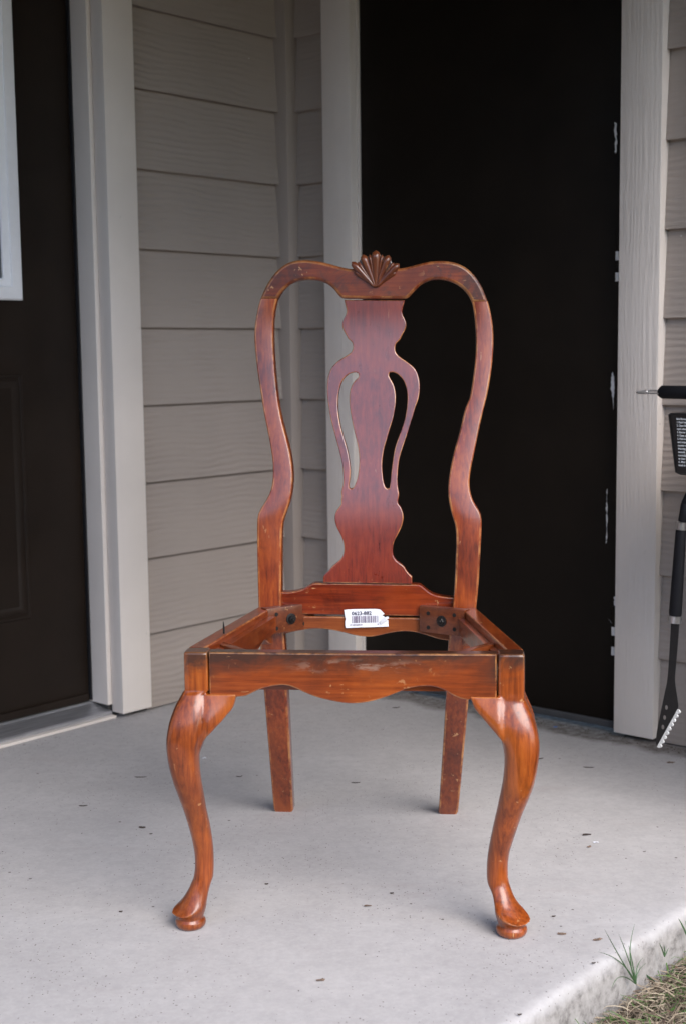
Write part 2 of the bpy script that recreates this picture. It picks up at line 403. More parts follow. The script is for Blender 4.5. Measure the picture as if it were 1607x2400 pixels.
# ------------------------------------------------------------------ front door (left wall)
RL = WALL_L.rotation_euler[2]; RR = WALL_R.rotation_euler[2]
M_DOOR = mat_door('door_paint_brown', (.0150, .0098, .0068)); M_WHITE = plain('white_moulding', (.80, .80, .82), .35, .5, var=.02)
M_ALU = Mat('sill_aluminium', .42, .5, .85); _v = M_ALU.coord(); M_ALU.color(M_ALU.ramp(M_ALU.noise(M_ALU.coord(scale=(2, 30, 30)), 6, 5), [(.3, (.40, .40, .42)), (.7, (.62, .62, .64))])); M_ALU = M_ALU.m
M_BLACK = plain('black_rubber', (.012, .012, .014), .5)
glass = Mat('door_glass', .05, .6); glass.b.inputs['Base Color'].default_value = (.10, .115, .12, 1); M_GLASS = glass.m
fr = empty('door_frame', tuple(CORNER), RL, 'pale taupe casing and jamb around the dark front door', 'door frame')
wbox('casing', fr, 1, .5085, .5945, -.0195, .020, .013, 2.13, M_TL, .0018); wbox('casing', fr, 1, 1.5305, 1.6165, -.0195, .020, .013, 2.13, M_TL, .0018)
wbox('casing', fr, 1, .5085, 1.6165, -.0195, .0205, 2.131, 2.205, M_TL, .0018)
M_TJ = mat_trim(WALL_L, 'jamb_paint', TRM, .10)
wbox('jamb', fr, 1, .5925, .606, -.118, -.0200, .030, 2.05, M_TJ, .0012); wbox('jamb', fr, 1, 1.519, 1.5325, -.118, -.0200, .030, 2.05, M_TJ, .0012)
wbox('jamb', fr, 1, .5925, 1.5325, -.118, -.0205, 2.051, 2.065, M_TJ, .0012)
# threshold: sloped metal sill on a pale strip
bm = bmesh.new()
prof = [(-.125, .0), (-.125, .030), (-.083, .030), (-.078, .026), (-.022, .0155), (-.018, .012), (-.018, .0)]
bm_loft(bm, [[(x, o_, z_) for o_, z_ in prof] for x in (.596, 1.529)])
th = from_bm('threshold', bm, M_ALU, fr)
wbox('sill_strip', fr, 1, .597, 1.528, -.0175, -.002, .001, .0075, M_TL, .001)
dr = empty('front_door', tuple(CORNER), RL, 'dark brown front door with white framed glass pane and embossed panels', 'door')
wbox('slab', dr, 1, .609, 1.516, -.125, -.085, .0325, 2.045, M_DOOR, .001)
wbox('weatherstrip', dr, 1, .6065, .6100, -.0845, -.074, .034, 2.04, M_BLACK, .001)
wbox('sweep', dr, 1, .612, 1.514, -.0845, -.0795, .0325, .050, M_DOOR, .0015)
def frame_ring(name, s0, s1, z0, z1, prof, mat, parent, sgn=1):
    """mitred rectangular moulding; prof = (inset from outer edge, out)"""
    bm = bmesh.new(); rings = []
    for (i_, o_) in prof:
        rings.append([bm.verts.new((x, sgn*o_, z)) for x, z in ((s0+i_, z0+i_), (s1-i_, z0+i_), (s1-i_, z1-i_), (s0+i_, z1-i_))])
    for a, b in zip(rings, rings[1:]):
        for k in range(4): bm.faces.new((a[k], a[(k+1) % 4], b[(k+1) % 4], b[k]))
    return from_bm(name, bm, mat, parent, 30)
wf = frame_ring('window_frame', .760, 1.365, .950, 1.90, [(0, -.0849), (.0, -.074), (.003, -.0705), (.012, -.0690), (.028, -.0700), (.030, -.0735), (.034, -.0745), (.044, -.0765), (.046, -.0790), (.046, -.0848)], M_WHITE, dr)
gp = wbox('pane', dr, 1, .8065, 1.3185, -.0846, -.0815, .9965, 1.8535, M_GLASS, 0); gp.parent = wf
M_GRILLE = plain('pane_grille', (.55, .57, .6), .4)
b1 = wbox('grille_bar', dr, 1, .826, .830, -.0813, -.0803, .998, 1.852, M_GRILLE, 0); b1.parent = wf
for (z0_, z1_) in ((.250, .792),):
    for (a, b) in ((.762, 1.035), (1.09, 1.363)):
        frame_ring('panel_moulding', a, b, z0_, z1_, [(0, -.0849), (.003, -.0820), (.007, -.0825), (.011, -.0880), (.015, -.0820), (.020, -.0815), (.026, -.0835), (.030, -.0849)], M_DOOR, dr)

# ------------------------------------------------------------------ closet door (right wall)
cd = empty('closet_door', tuple(CORNER), RR, 'plain dark brown outward opening door with chipped paint along its hinges', 'door')
M_DOOR2 = mat_door('closet_paint', (.0095, .0066, .0046), .22, .12)
wbox('slab', cd, -1, .2325, .9530, -.055, -.012, .018, 2.095, M_DOOR2, .0012)
M_SWEEP = plain('sweep_rubber', (.05, .05, .052), .45)
wbox('sweep', cd, -1, .2335, .9525, -.0118, -.006, .010, .026, M_SWEEP, .0015)
M_CHIP = plain('chipped_primer', (.72, .71, .70), .6); M_STEEL = plain('hinge_steel', (.55, .55, .57), .35, .5, .6)
for zc in (1.80, 1.024, .226):
    hg = loft('hinge', [[(.9405+.0052*math.cos(a*math.pi/5), .0068+.0052*math.sin(a*math.pi/5), z) for a in range(10)] for z in (zc-.054, zc+.054)], M_DOOR2, cd, 50)
    for k, bare in enumerate((1, 0, 1, 0, 0)):
        z0_ = zc-.054+k*.0218
        if bare: loft('hinge_knuckle', [[(.9405+.0058*math.cos(a*math.pi/5), .0068+.0058*math.sin(a*math.pi/5), z) for a in range(10)] for z in (z0_+.001, z0_+.0195)], M_CHIP, hg, 50)
def chip(pts, out=-.0114):
    rj = random.Random(int(pts[0][1])); P = []
    for (a, b), (c_, d_) in zip(pts, pts[1:]+pts[:1]):          # ragged outline
        for f in (0, .25, .5, .75): P.append(on_wr(a+(c_-a)*f+rj.uniform(-1.5, 1.5), b+(d_-b)*f+rj.uniform(-2.5, 2.5), out))
    return plate('paint_chip', [[(p[0], p[2]) for p in P]], .0009, .0002, M_CHIP, cd, lambda x, z, w: (x, .0108+w, z), it=0, bres=0)
z6 = lambda x, y: (1300+x/2.231, 800+y/2.231)
z3 = lambda x, y: (1350+x/2.926, y/2.926)
chip([z3(267+(p[0]-267)*.75, p[1]) for p in ((257, 870), (262, 838), (272, 845), (276, 920), (278, 980), (272, 1050), (262, 1040), (258, 1000), (264, 960))])
chip([z6(300+(p[0]-300)*.75, p[1]) for p in ((290, 200), (297, 165), (306, 170), (312, 215), (310, 270), (304, 310), (295, 285), (286, 240))])
chip([z6(270+(p[0]-270)*.5, p[1]) for p in ((268, 790), (274, 772), (276, 800), (273, 850), (275, 920), (271, 1000), (266, 1052), (264, 1040), (269, 960), (266, 890), (263, 850))])
chip([z6(*p) for p in ((307, 1335), (318, 1340), (314, 1385), (309, 1370))])
chip([z6(*p) for p in ((300, 1490), (307, 1485), (309, 1530), (300, 1530))])

# ------------------------------------------------------------------ chair: wood
CHAIR = empty('side_chair', tuple(CH_O), YAW, 'worn reddish wood side chair with vase splat and missing seat', 'chair')
def wood(name, dark, mid, light, axis='z', wear=.55, stain=None, rough=.34, seed=0, scuff=1.0, coat=.18, dense=False, ior=1.42):
    m = Mat(name, rough, .5); v = m.coord(CHAIR, loc=(seed*.37, seed*.21, seed*.13))
    sc = {'z': (46, 46, 2.0), 'x': (2.0, 46, 46), 'y': (46, 2.0, 46)}[axis]
    vg = m.coord(CHAIR, scale=sc, loc=(seed, seed*.7, seed*.3))
    g1 = m.noise(vg, 4.0, 6, .62, .35); g2 = m.noise(vg, 26, 3, .7)
    big = m.noise(v, 7, 4, .6, .4)
    c = m.ramp(m.math('ADD', m.math('MULTIPLY', g1, .6), m.math('MULTIPLY', big, .42)), [(.34, dark), (.52, mid), (.70, light)])
    c = m.mix(m.ramp(g2, [(.52, 0), (.78, .38)]), c, tuple(x*.45 for x in dark))
    c = m.mix(m.ramp(m.noise(v, 3.6, 3, .55, .8), [(.52, 0), (.70, .50)]), c, tuple(x*.7 for x in dark))
    c = m.mix(m.ramp(m.noise(m.coord(CHAIR, loc=(3+seed, 1, 2)), 5.2, 4, .6, .5), [(.54, 0), (.72, .55)]), c, light)
    st = m.noise(v, 12, 5, .68, .5)
    if stain == 'top':          # grime along the top of the seat rails
        z = m.sep(m.coord(CHAIR))[2]
        st = m.math('ADD', m.math('MULTIPLY', m.noise(m.coord(CHAIR, scale=(.45, 1, 1)), 24, 6, .72, .6), .75), m.math('MULTIPLY', g1, .25))
        k = m.ramp(m.math('ADD', z, m.math('MULTIPLY', st, .10)), [(.424, 0), (.456, .90)])
        x = m.sep(m.coord(CHAIR))[0]
        kx = m.ramp(m.math('ADD', m.math('ABSOLUTE', x), m.math('MULTIPLY', st, .075)), [(.205, 0), (.245, .88)])
        kx = m.math('MULTIPLY', kx, m.ramp(m.math('ADD', z, m.math('MULTIPLY', st, .05)), [(.385, .15), (.408, 1)]))
        c = m.mix(m.math('MAXIMUM', k, kx), c, (.030, .017, .013))
        sx_ = m.math('ABSOLUTE', m.math('SUBTRACT', x, .012)); sz_ = m.math('ABSOLUTE', m.math('SUBTRACT', z, .3915))
        rub = m.math('MULTIPLY', m.ramp(sx_, [(.04, 1), (.105, 0)]), m.ramp(sz_, [(.004, 1), (.011, 0)]))
        fl = m.ramp(m.noise(m.coord(CHAIR, scale=(.28, 1, 1)), 110, 4, .65), [(.50, 0), (.60, 1)])
        c = m.mix(m.math('MULTIPLY', m.math('MULTIPLY', rub, fl), .32), c, (.40, .30, .23))
    elif stain == 'post':
        z = m.sep(m.coord(CHAIR))[2]
        k = m.ramp(m.math('ADD', z, m.math('MULTIPLY', m.noise(v, 26, 6, .7, .6), .11)), [(.428, 0), (.462, .88)])
        c = m.mix(k, c, (.030, .017, .013))
        c = m.mix(m.ramp(st, [(.60, 0), (.76, .5)]), c, tuple(x*.35 for x in dark))
    elif stain == 'crest':
        x = m.math('ABSOLUTE', m.sep(m.coord(CHAIR))[0])
        k = m.ramp(m.math('ADD', x, m.math('MULTIPLY', m.noise(v, 17, 5, .7, .6), .34)), [(.285, 0), (.35, .80), (.40, .35)])
        pz = m.ramp(m.noise(m.coord(CHAIR, loc=(.3, .2, .15)), 21, 6, .72, .8), [(.47, 0), (.66, .85)])
        c = m.mix(m.math('MAXIMUM', k, pz), c, (.036, .018, .014))
    else:
        c = m.mix(m.ramp(st, [(.60, 0), (.76, .55)]), c, tuple(x*.35 for x in dark))
    # rubbed edges, scratches, dents: bare pale wood
    ge = m.new('ShaderNodeNewGeometry'); wa = m.new('ShaderNodeAttribute', attribute_name='worn', attribute_type='GEOMETRY'); ed = wa.outputs['Fac']
    wn_ = m.ramp(m.noise(v, 30, 5, .7), [(.42, .0), (.64, .95)])
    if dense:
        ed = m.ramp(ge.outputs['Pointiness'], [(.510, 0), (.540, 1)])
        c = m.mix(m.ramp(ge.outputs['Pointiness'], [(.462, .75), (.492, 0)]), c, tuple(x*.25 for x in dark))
    edge = m.math('MULTIPLY', m.math('MULTIPLY', ed, wn_), wear)
    c = m.mix(edge, c, (.55, .245, .078))
    sv = m.coord(CHAIR, scale={'z': (30, 30, 6), 'x': (7, 30, 34), 'y': (30, 7, 30)}[axis], rot=(R(14), R(10), 0), loc=(seed, 0, seed))
    s1 = m.noise(sv, 5, 3, .5, .2); s2 = m.noise(v, 9, 2)
    scr = m.math('MULTIPLY', m.ramp(s1, [(.70, 0), (.73, 1)]), m.ramp(s2, [(.44, 0), (.54, 1)]))
    dent = m.ramp(m.noise(v, 85, 3, .6), [(.66, 0), (.70, 1)])
    dent = m.math('MULTIPLY', dent, m.ramp(s2, [(.50, 0), (.62, .9)]))
    c = m.mix(m.math('MULTIPLY', m.math('MAXIMUM', scr, dent), .62*scuff), c, (.56, .30, .13))
    m.color(c)
    m.rough(m.ramp(m.math('ADD', m.math('MULTIPLY', m.noise(v, 22, 4, .65), .7), m.math('MULTIPLY', g1, .3)), [(.3, rough-.07), (.7, rough+.14)]))
    m.b.inputs['Coat Weight'].default_value = 1.0; m.b.inputs['Coat IOR'].default_value = ior; m.b.inputs['Specular IOR Level'].default_value = .25; m.b.inputs['Coat Roughness'].default_value = coat
    m.bump(m.math('ADD', g2, m.math('MULTIPLY', s1, .6)), .10, .0008)
    return m.m
W_LEG = wood('wood_leg', (.0960, .0155, .0025), (.2750, .0545, .0064), (.4150, .1080, .0135), 'z', .50, 'post', seed=1, dense=True)
W_REAR = wood('wood_stile', (.0760, .0090, .0020), (.2300, .0355, .0050), (.3750, .0800, .0098), 'z', .72, seed=2, ior=1.55)
W_SPLAT = wood('wood_splat', (.068, .0074, .0028), (.175, .0185, .0055), (.265, .0380, .0095), 'z', .75, seed=3, rough=.30, scuff=.55, ior=1.68, coat=.19)
W_CREST = wood('wood_crest', (0.0825, 0.0122, 0.0033), (0.1988, 0.0336, 0.0073), (0.3007, 0.0655, 0.0132), 'x', .5, 'crest', seed=4, rough=.36, ior=1.36)
W_RAIL = wood('wood_rail', (0.0873, 0.0139, 0.0028), (0.2377, 0.0437, 0.0063), (0.3589, 0.0823, 0.0116), 'x', .55, 'top', seed=5, rough=.34)
W_BACK = wood('wood_back_rail', (0.0727, 0.0071, 0.0017), (0.1794, 0.0206, 0.0036), (0.2813, 0.0462, 0.0063), 'x', .6, seed=6, scuff=1.2)
W_SIDE = wood('wood_side_rail', (0.0825, 0.0126, 0.0028), (0.2085, 0.0361, 0.0058), (0.3201, 0.0697, 0.0099), 'y', .6, seed=7, rough=.36)
W_BLOCK = wood('wood_block', (0.0679, 0.0139, 0.0041), (0.1455, 0.0319, 0.0083), (0.2134, 0.0571, 0.0132), 'x', .5, seed=8, rough=.42)
M_BOLT = plain('bolt_iron', (.028, .025, .024), .45, .5, .7); M_HOLE = plain('screw_hole', (.006, .004, .003), .9)

# side profile of the back: rear legs rake backwards, back is spooned
YB = hermite([0, .12, .25, .40], [.530, .474, .416, .366])
_zz = [.40]; _yy = [.366]
while _zz[-1] < 1.06:                                         # lean in degrees at each height
    lean = interp([(.40, 4.5), (.46, 6.6), (.53, 7.6), (.57, 9.4), (.61, 11.4), (.66, 12.8), (.73, 12.4), (.79, 10.5), (.85, 7.0), (.90, 3.5), (1.1, 1.5)], _zz[-1]+.005)
    _zz.append(_zz[-1]+.01); _yy.append(_yy[-1]+.01*math.tan(R(lean)))
YB = (lambda legs, back: lambda z: legs(z) if z < .40 else back(z))(YB, hermite(_zz, _yy))
r1 = lambda p: (550+p[0]/2.412, 550+p[1]/2.412)
r2 = lambda p: (550+p[0]/2.412, 950+p[1]/2.412)
r3 = lambda p: (380+p[0]/1.742, 1340+p[1]/1.742)
r4 = lambda p: (360+p[0]/3.345, 1550+p[1]/3.345)
r5 = lambda p: (960+p[0]/3.345, 1550+p[1]/3.345)

# --- stiles with rear legs
lo_ = [r1(p) for p in ((145, 360), (133, 400), (122, 450), (114, 500), (110, 560), (112, 620), (118, 690), (126, 760), (136, 830), (147, 900))] + \
      [r2(p) for p in ((157, 0), (165, 50), (178, 110), (190, 170), (202, 235), (212, 300), (216, 360), (214, 420), (207, 470), (192, 510), (172, 545), (150, 580), (135, 605), (127, 635), (126, 700), (126, 800), (128, 900), (130, 1000), (133, 1110))] + [(608, 1500), (617, 1610), (641, 1898)]
li_ = [r1(p) for p in ((241, 362), (229, 410), (221, 460), (217, 520), (217, 580), (219, 650), (224, 720), (230, 800), (237, 870), (246, 940))] + \
      [r2(p) for p in ((250, 0), (261, 60), (273, 110), (287, 165), (302, 220), (315, 280), (324, 340), (329, 400), (326, 460), (318, 520), (304, 570), (286, 620), (271, 665), (266, 720), (265, 800), (264, 900), (263, 1000), (261, 1110))] + [(667, 1500), (672, 1610), (687, 1898)]
ro_ = [r1(p) for p in ((1428, 378), (1442, 430), (1453, 490), (1459, 550), (1460, 620), (1456, 690), (1449, 760), (1438, 830), (1426, 900))] + \
      [r2(p) for p in ((1410, 0), (1395, 60), (1382, 115), (1370, 180), (1357, 240), (1345, 300), (1333, 350), (1325, 410), (1323, 450), (1330, 500), (1345, 545), (1367, 580), (1385, 610), (1393, 640), (1393, 700), (1388, 800), (1382, 900), (1377, 1000), (1366, 1110))] + [(1108, 1500), (1098, 1634), (1072, 1910)]
ri_ = [r1(p) for p in ((1338, 378), (1346, 420), (1353, 470), (1358, 530), (1361, 590), (1360, 660), (1355, 720), (1347, 790), (1337, 860), (1325, 930))] + \
      [r2(p) for p in ((1306, 0), (1293, 40), (1278, 110), (1261, 180), (1243, 240), (1228, 300), (1216, 360), (1207, 420), (1203, 470), (1206, 530), (1215, 580), (1228, 630), (1243, 670), (1249, 720), (1249, 800), (1245, 900), (1241, 1000), (1234, 1110))] + [(1049, 1500), (1044, 1634), (1026, 1910)]
def smooth_line(pl, it=2): return [(p[0], p[1]) for p in chaikin(pl, it, closed=False, corner=70)]
def stile(outer, inner, vfoot, top_tilt):
    o = sorted((v, u) for u, v in smooth_line(outer)); i = sorted((v, u) for u, v in smooth_line(inner))
    vs_ = list(np.linspace(max(o[0][0], i[0][0])+.01, 1400, 62))+list(np.linspace(1415, vfoot, 22))
    rings = []
    for v in vs_:
        a = on_s(interp(o, v), v, YB); b = on_s(interp(i, v), v, YB)
        x0, x1 = sorted((a[0], b[0])); z = (a[2]+b[2])/2; y = YB(z)
        dep = interp([(0, .030), (.30, .034), (.40, .036), (.50, .030), (1.0, .025)], z)
        bev = .0036
        rings.append(rrect(x0, x1, y, y+dep, z, bev, 3))
    # keep the foot flat on the slab, with worn corners
    zf = rings[-1][0][2]
    last = rings[-1]; cx = sum(p[0] for p in last)/len(last); cy = sum(p[1] for p in last)/len(last)
    rings[-1] = [(p[0], p[1], max(zf, .0045)) for p in last]
    rings.append([(cx+(p[0]-cx)*.86, cy+(p[1]-cy)*.86, .0) for p in last])
    rings = [r for k, r in enumerate(rings) if k >= len(rings)-2 or r[0][2] > .008]
    return rings[::-1]
ST_L = loft('stile', stile(lo_, li_, 1898, 0), W_REAR, CHAIR, 22, 4)
ST_R = loft('stile', stile(ro_, ri_, 1910, 0), W_REAR, CHAIR, 22, 4)
zcuts = [((0, z, 0), (0, 1, 0)) for z in np.arange(.42, 1.03, .01)]
def back_plate(name, outs, thick, bev, mat, off, cuts=zcuts, parent=CHAIR, bres=2, yf=None, sm=5):
    yf = yf or (lambda z: YB(z)+off)
    outs = [[(lambda q: (q[0], q[2]))(on_s(u, v, yf)) for u, v in o] for o in outs]
    return plate(name, outs, thick, bev, mat, parent, lambda x, z, w: (x, yf(z)+w, z), cuts, bres, sm)
# --- crest rail
crest = [r1(p) for p in ((144, 366), (160, 320), (190, 265), (225, 215), (265, 178), (310, 153), (360, 143), (410, 142), (460, 148), (510, 158), (560, 172), (610, 186), (655, 193),
    (690, 190), (730, 165), (795, 150), (860, 165), (900, 188), (935, 190), (985, 180), (1030, 168), (1080, 155), (1130, 148), (1180, 147), (1230, 153), (1280, 170), (1325, 200), (1365, 245), (1395, 295), (1415, 345), (1429, 384),
    (1337, 384), (1325, 355), (1305, 325), (1270, 292), (1235, 272), (1195, 259), (1150, 253), (1110, 257), (1075, 270), (1045, 288), (1020, 312), (995, 340), (975, 360), (955, 365),
    (620, 362), (602, 358), (585, 342), (565, 315), (540, 290), (510, 272), (470, 259), (425, 254), (380, 258), (340, 268), (305, 288), (275, 315), (255, 340), (242, 366))]
CREST = back_plate('crest_rail', [crest], .026, .0052, W_CREST, -.0006, bres=3)
# --- splat
so = [r1(p) for p in ((618, 368), (625, 400), (633, 430), (628, 450), (615, 475), (606, 500), (608, 525), (618, 550), (632, 572), (640, 590), (655, 600), (667, 618), (668, 645), (655, 668), (630, 685), (600, 703), (570, 725), (545, 755), (530, 790), (523, 830), (521, 880), (524, 930))] + \
     [r2(p) for p in ((529, 0), (538, 60), (550, 110), (565, 165), (578, 215), (592, 265), (602, 310), (610, 350), (613, 400), (613, 440), (606, 470), (601, 495), (605, 515), (601, 535), (603, 560), (590, 575), (572, 600), (563, 630), (567, 665), (580, 700), (600, 735), (615, 775), (619, 815), (612, 850), (595, 875), (570, 895), (548, 912), (533, 935), (510, 955), (500, 965), (500, 1003),
     (1000, 1010), (1000, 968), (985, 955), (968, 935), (955, 910), (930, 892), (905, 872), (892, 845), (890, 810), (898, 770), (918, 735), (940, 690), (950, 655), (952, 625), (945, 595), (933, 570), (920, 555), (920, 535), (928, 505), (922, 480), (917, 440), (918, 390), (921, 350), (928, 300), (940, 260), (955, 215), (972, 165), (990, 105), (1005, 60), (1018, 10))] + \
     [r1(p) for p in ((1036, 930), (1043, 880), (1043, 840), (1036, 800), (1022, 765), (1000, 740), (970, 718), (935, 695), (910, 672), (903, 645), (908, 618), (920, 605), (935, 590), (940, 575), (955, 550), (966, 525), (968, 500), (958, 475), (945, 450), (943, 430), (950, 405), (960, 370))]
hl = [r1(p) for p in ((700, 798), (697, 785), (685, 778), (665, 780), (640, 790), (615, 815), (597, 850), (585, 900), (582, 950))] + [r2(p) for p in ((583, 30), (595, 110), (612, 170), (628, 220), (642, 275), (651, 330), (654, 380), (650, 420), (645, 450), (646, 466), (655, 472), (668, 468), (682, 440), (693, 405), (700, 360), (703, 310), (700, 265), (692, 220), (680, 170), (665, 110), (653, 40), (648, 0))] + [r1(p) for p in ((646, 940), (648, 890), (660, 850), (678, 825), (697, 808))]
hr = [r1(p) for p in ((868, 795), (873, 780), (890, 776), (915, 785), (938, 805), (955, 830), (968, 865), (974, 900), (974, 940))] + [r2(p) for p in ((970, 20), (960, 80), (940, 140), (920, 190), (903, 240), (893, 300), (885, 360), (880, 410), (876, 450), (872, 468), (862, 472), (850, 465), (840, 440), (833, 390), (830, 340), (834, 290), (843, 240), (858, 190), (875, 130), (892, 80), (903, 20))] + [r1(p) for p in ((908, 950), (908, 900), (902, 865), (890, 835), (876, 812))]
SPLAT = back_plate('splat', [so, hl, hr], .011, .0016, W_SPLAT, .007)
# --- carved shell on the crest
r7 = lambda p: (780+p[0]/7.84, 560+p[1]/7.84)
def shell_pt(p, off):
    return on_s(*r7(p), lambda z: YB(z)+off)
shell_out = [(780, 885), (690, 850), (600, 790), (500, 720), (420, 680), (390, 610), (345, 520), (345, 470), (390, 430), (450, 440), (495, 360), (540, 305), (600, 310), (650, 310), (700, 300), (715, 240), (785, 218), (850, 240), (880, 295), (950, 320), (1010, 310), (1065, 345), (1080, 420), (1130, 455), (1190, 460), (1215, 520), (1160, 570), (1130, 660), (1060, 720), (960, 780), (880, 850)]
def grow(P, k): return [(780+(x-780)*k, 620+(y-620)*k) for x, y in P]
W_SHELL = wood('wood_shell', (.060, .014, .0062), (.140, .034, .0125), (.250, .075, .022), 'z', .45, seed=9, rough=.33)
W_GROUND = wood('wood_shell_ground', (.020, .006, .004), (.040, .011, .006), (.075, .022, .010), 'z', .3, seed=10, rough=.45)
SHELL = back_plate('shell', [[r7(p) for p in grow(shell_out, .97)]], .022, .002, W_GROUND, -.0045, cuts=None, bres=1)
def lobe(base, tip, w0, w1, off, proud, name='lobe', pw=.75):
    A_ = shell_pt(base, off); B_ = shell_pt(tip, off); A_, B_ = Vector(A_), Vector(B_); t = (B_-A_); Ln = t.length; t.normalize()
    nrm = Vector((0, -1, 0)); side = t.cross(nrm).normalized(); rings = []; N = 15
    k = .00074/7.84
    for i in range(N+1):
        f = i/N; w = (w0+(w1-w0)*f**pw)*k
        end = 1.0 if f < .80 else math.sqrt(max(0, 1-((f-.80)/.20)**2))
        h = proud*(.30+.70*f)*(.25+.75*end); w2 = max(w*end, 1e-5); c = A_+t*(Ln*f)
        rings.append([c+side*(w2*math.cos(a))+nrm*(max(h*end, 1e-5)*math.sin(a)) for a in [2*math.pi*q/12 for q in range(12)]])
    return loft(name, rings, W_SHELL, SHELL, 60)
for tip, w1, pr in (((785, 205), 88, .0085), ((540, 280), 72, .0078), ((1030, 292), 72, .0078), ((342, 420), 66, .0068), ((1215, 450), 66, .0068)):
    a = ((tip[0]-780)*.10, 0); lobe((780+(tip[0]-780)*.06, 872), tip, 22, w1, -.0045, pr)
for tip, w1 in (((668, 275), 30), ((905, 285), 30), ((455, 420), 32), ((1120, 430), 32)):
    lobe((780+(tip[0]-780)*.10, 850), tip, 10, w1, -.0045, .0050, 'rib')
for tip, w1 in (((395, 590), 44), ((1150, 600), 44)):
    lobe((780+(tip[0]-780)*.18, 830), tip, 12, w1, -.0035, .0032, 'rib')

# --- rails of the back
bu = [r2(p) for p in ((262, 1055), (300, 1058), (350, 1050), (390, 1038), (420, 1018), (440, 1008), (462, 1005), (1033, 1012), (1050, 1018), (1070, 1035), (1100, 1060), (1130, 1072), (1170, 1082), (1238, 1088))] + [(1062, 1446), (982.8, 1444.5), (736, 1440.5), (658, 1438)]
BU = back_plate('back_rail', [bu], .022, .0022, W_BACK, -.002, cuts=None, yf=lambda z: .3815)
bl_ = [(650, 1445), (736, 1444.5), (982.8, 1448.5), (1064, 1450)] + [r3(p) for p in ((1190, 284), (1150, 280), (1120, 274), (1080, 260), (1030, 246), (980, 243), (930, 250), (880, 262), (840, 268), (790, 262), (740, 248), (680, 236), (620, 232), (560, 240), (500, 255), (470, 262))]
W_LOW = wood('wood_low_rail', (0.0970, 0.0202, 0.0048), (0.2085, 0.0470, 0.0099), (0.2813, 0.0756, 0.0158), 'x', .55, seed=11)
BL = back_plate('lower_back_rail', [bl_], .022, .0022, W_LOW, 0, cuts=None, yf=lambda z: .3830)
shoe = [r2(p) for p in ((470, 1003), (1028, 1009), (1028, 1001), (470, 996))]

# --- seat: posts, front rail, side rails (top of the frame at ZS)
ZS = .4100; YF = .0125
pxl = on_y(*r3((85, 335)), YF)[0]; pxl2 = on_y(*r3((187.5, 335)), YF)[0]
pxr = on_y(*r3((1366.5, 335)), YF)[0]; pxr2 = on_y(*r3((1480, 335)), YF)[0]
zpb = on_y(*r4((320, 255)), YF)[2]                            # underside of the posts / front rail
fr_b = [r3(p) for p in ((188.5, 512), (330, 514), (360, 500), (400, 480), (450, 468), (500, 463), (540, 475), (580, 495), (630, 515), (680, 527), (730, 537), (780, 541), (840, 535), (900, 518), (960, 495), (1000, 478), (1060, 468), (1110, 470), (1150, 485), (1190, 510), (1230, 525), (1300, 526), (1365.0, 526))]
P = [on_y(u, v, YF) for u, v in fr_b]; P = [(p[0], p[2]) for p in P]
P[0] = (pxl2+.0006, P[0][1]); P[-1] = (pxr-.0009, P[-1][1])
top = [(pxr-.0009, ZS), (0.10, ZS-.0004), (0.0, ZS-.0007), (-.1, ZS-.0003), (pxl2+.0006, ZS)]
def bow(x): return .0
FR = plate('front_rail', [P+top], .024, .0022, W_RAIL, CHAIR, lambda x, z, w: (x, YF+.0012+w, z), [((x, 0, 0), (1, 0, 0)) for x in np.arange(-.2, .21, .05)])
box('seat_ledge', (pxl2+.004, pxr-.004, YF+.0256, YF+.0385, ZS-.060, ZS-.012), W_RAIL, CHAIR, .0015)

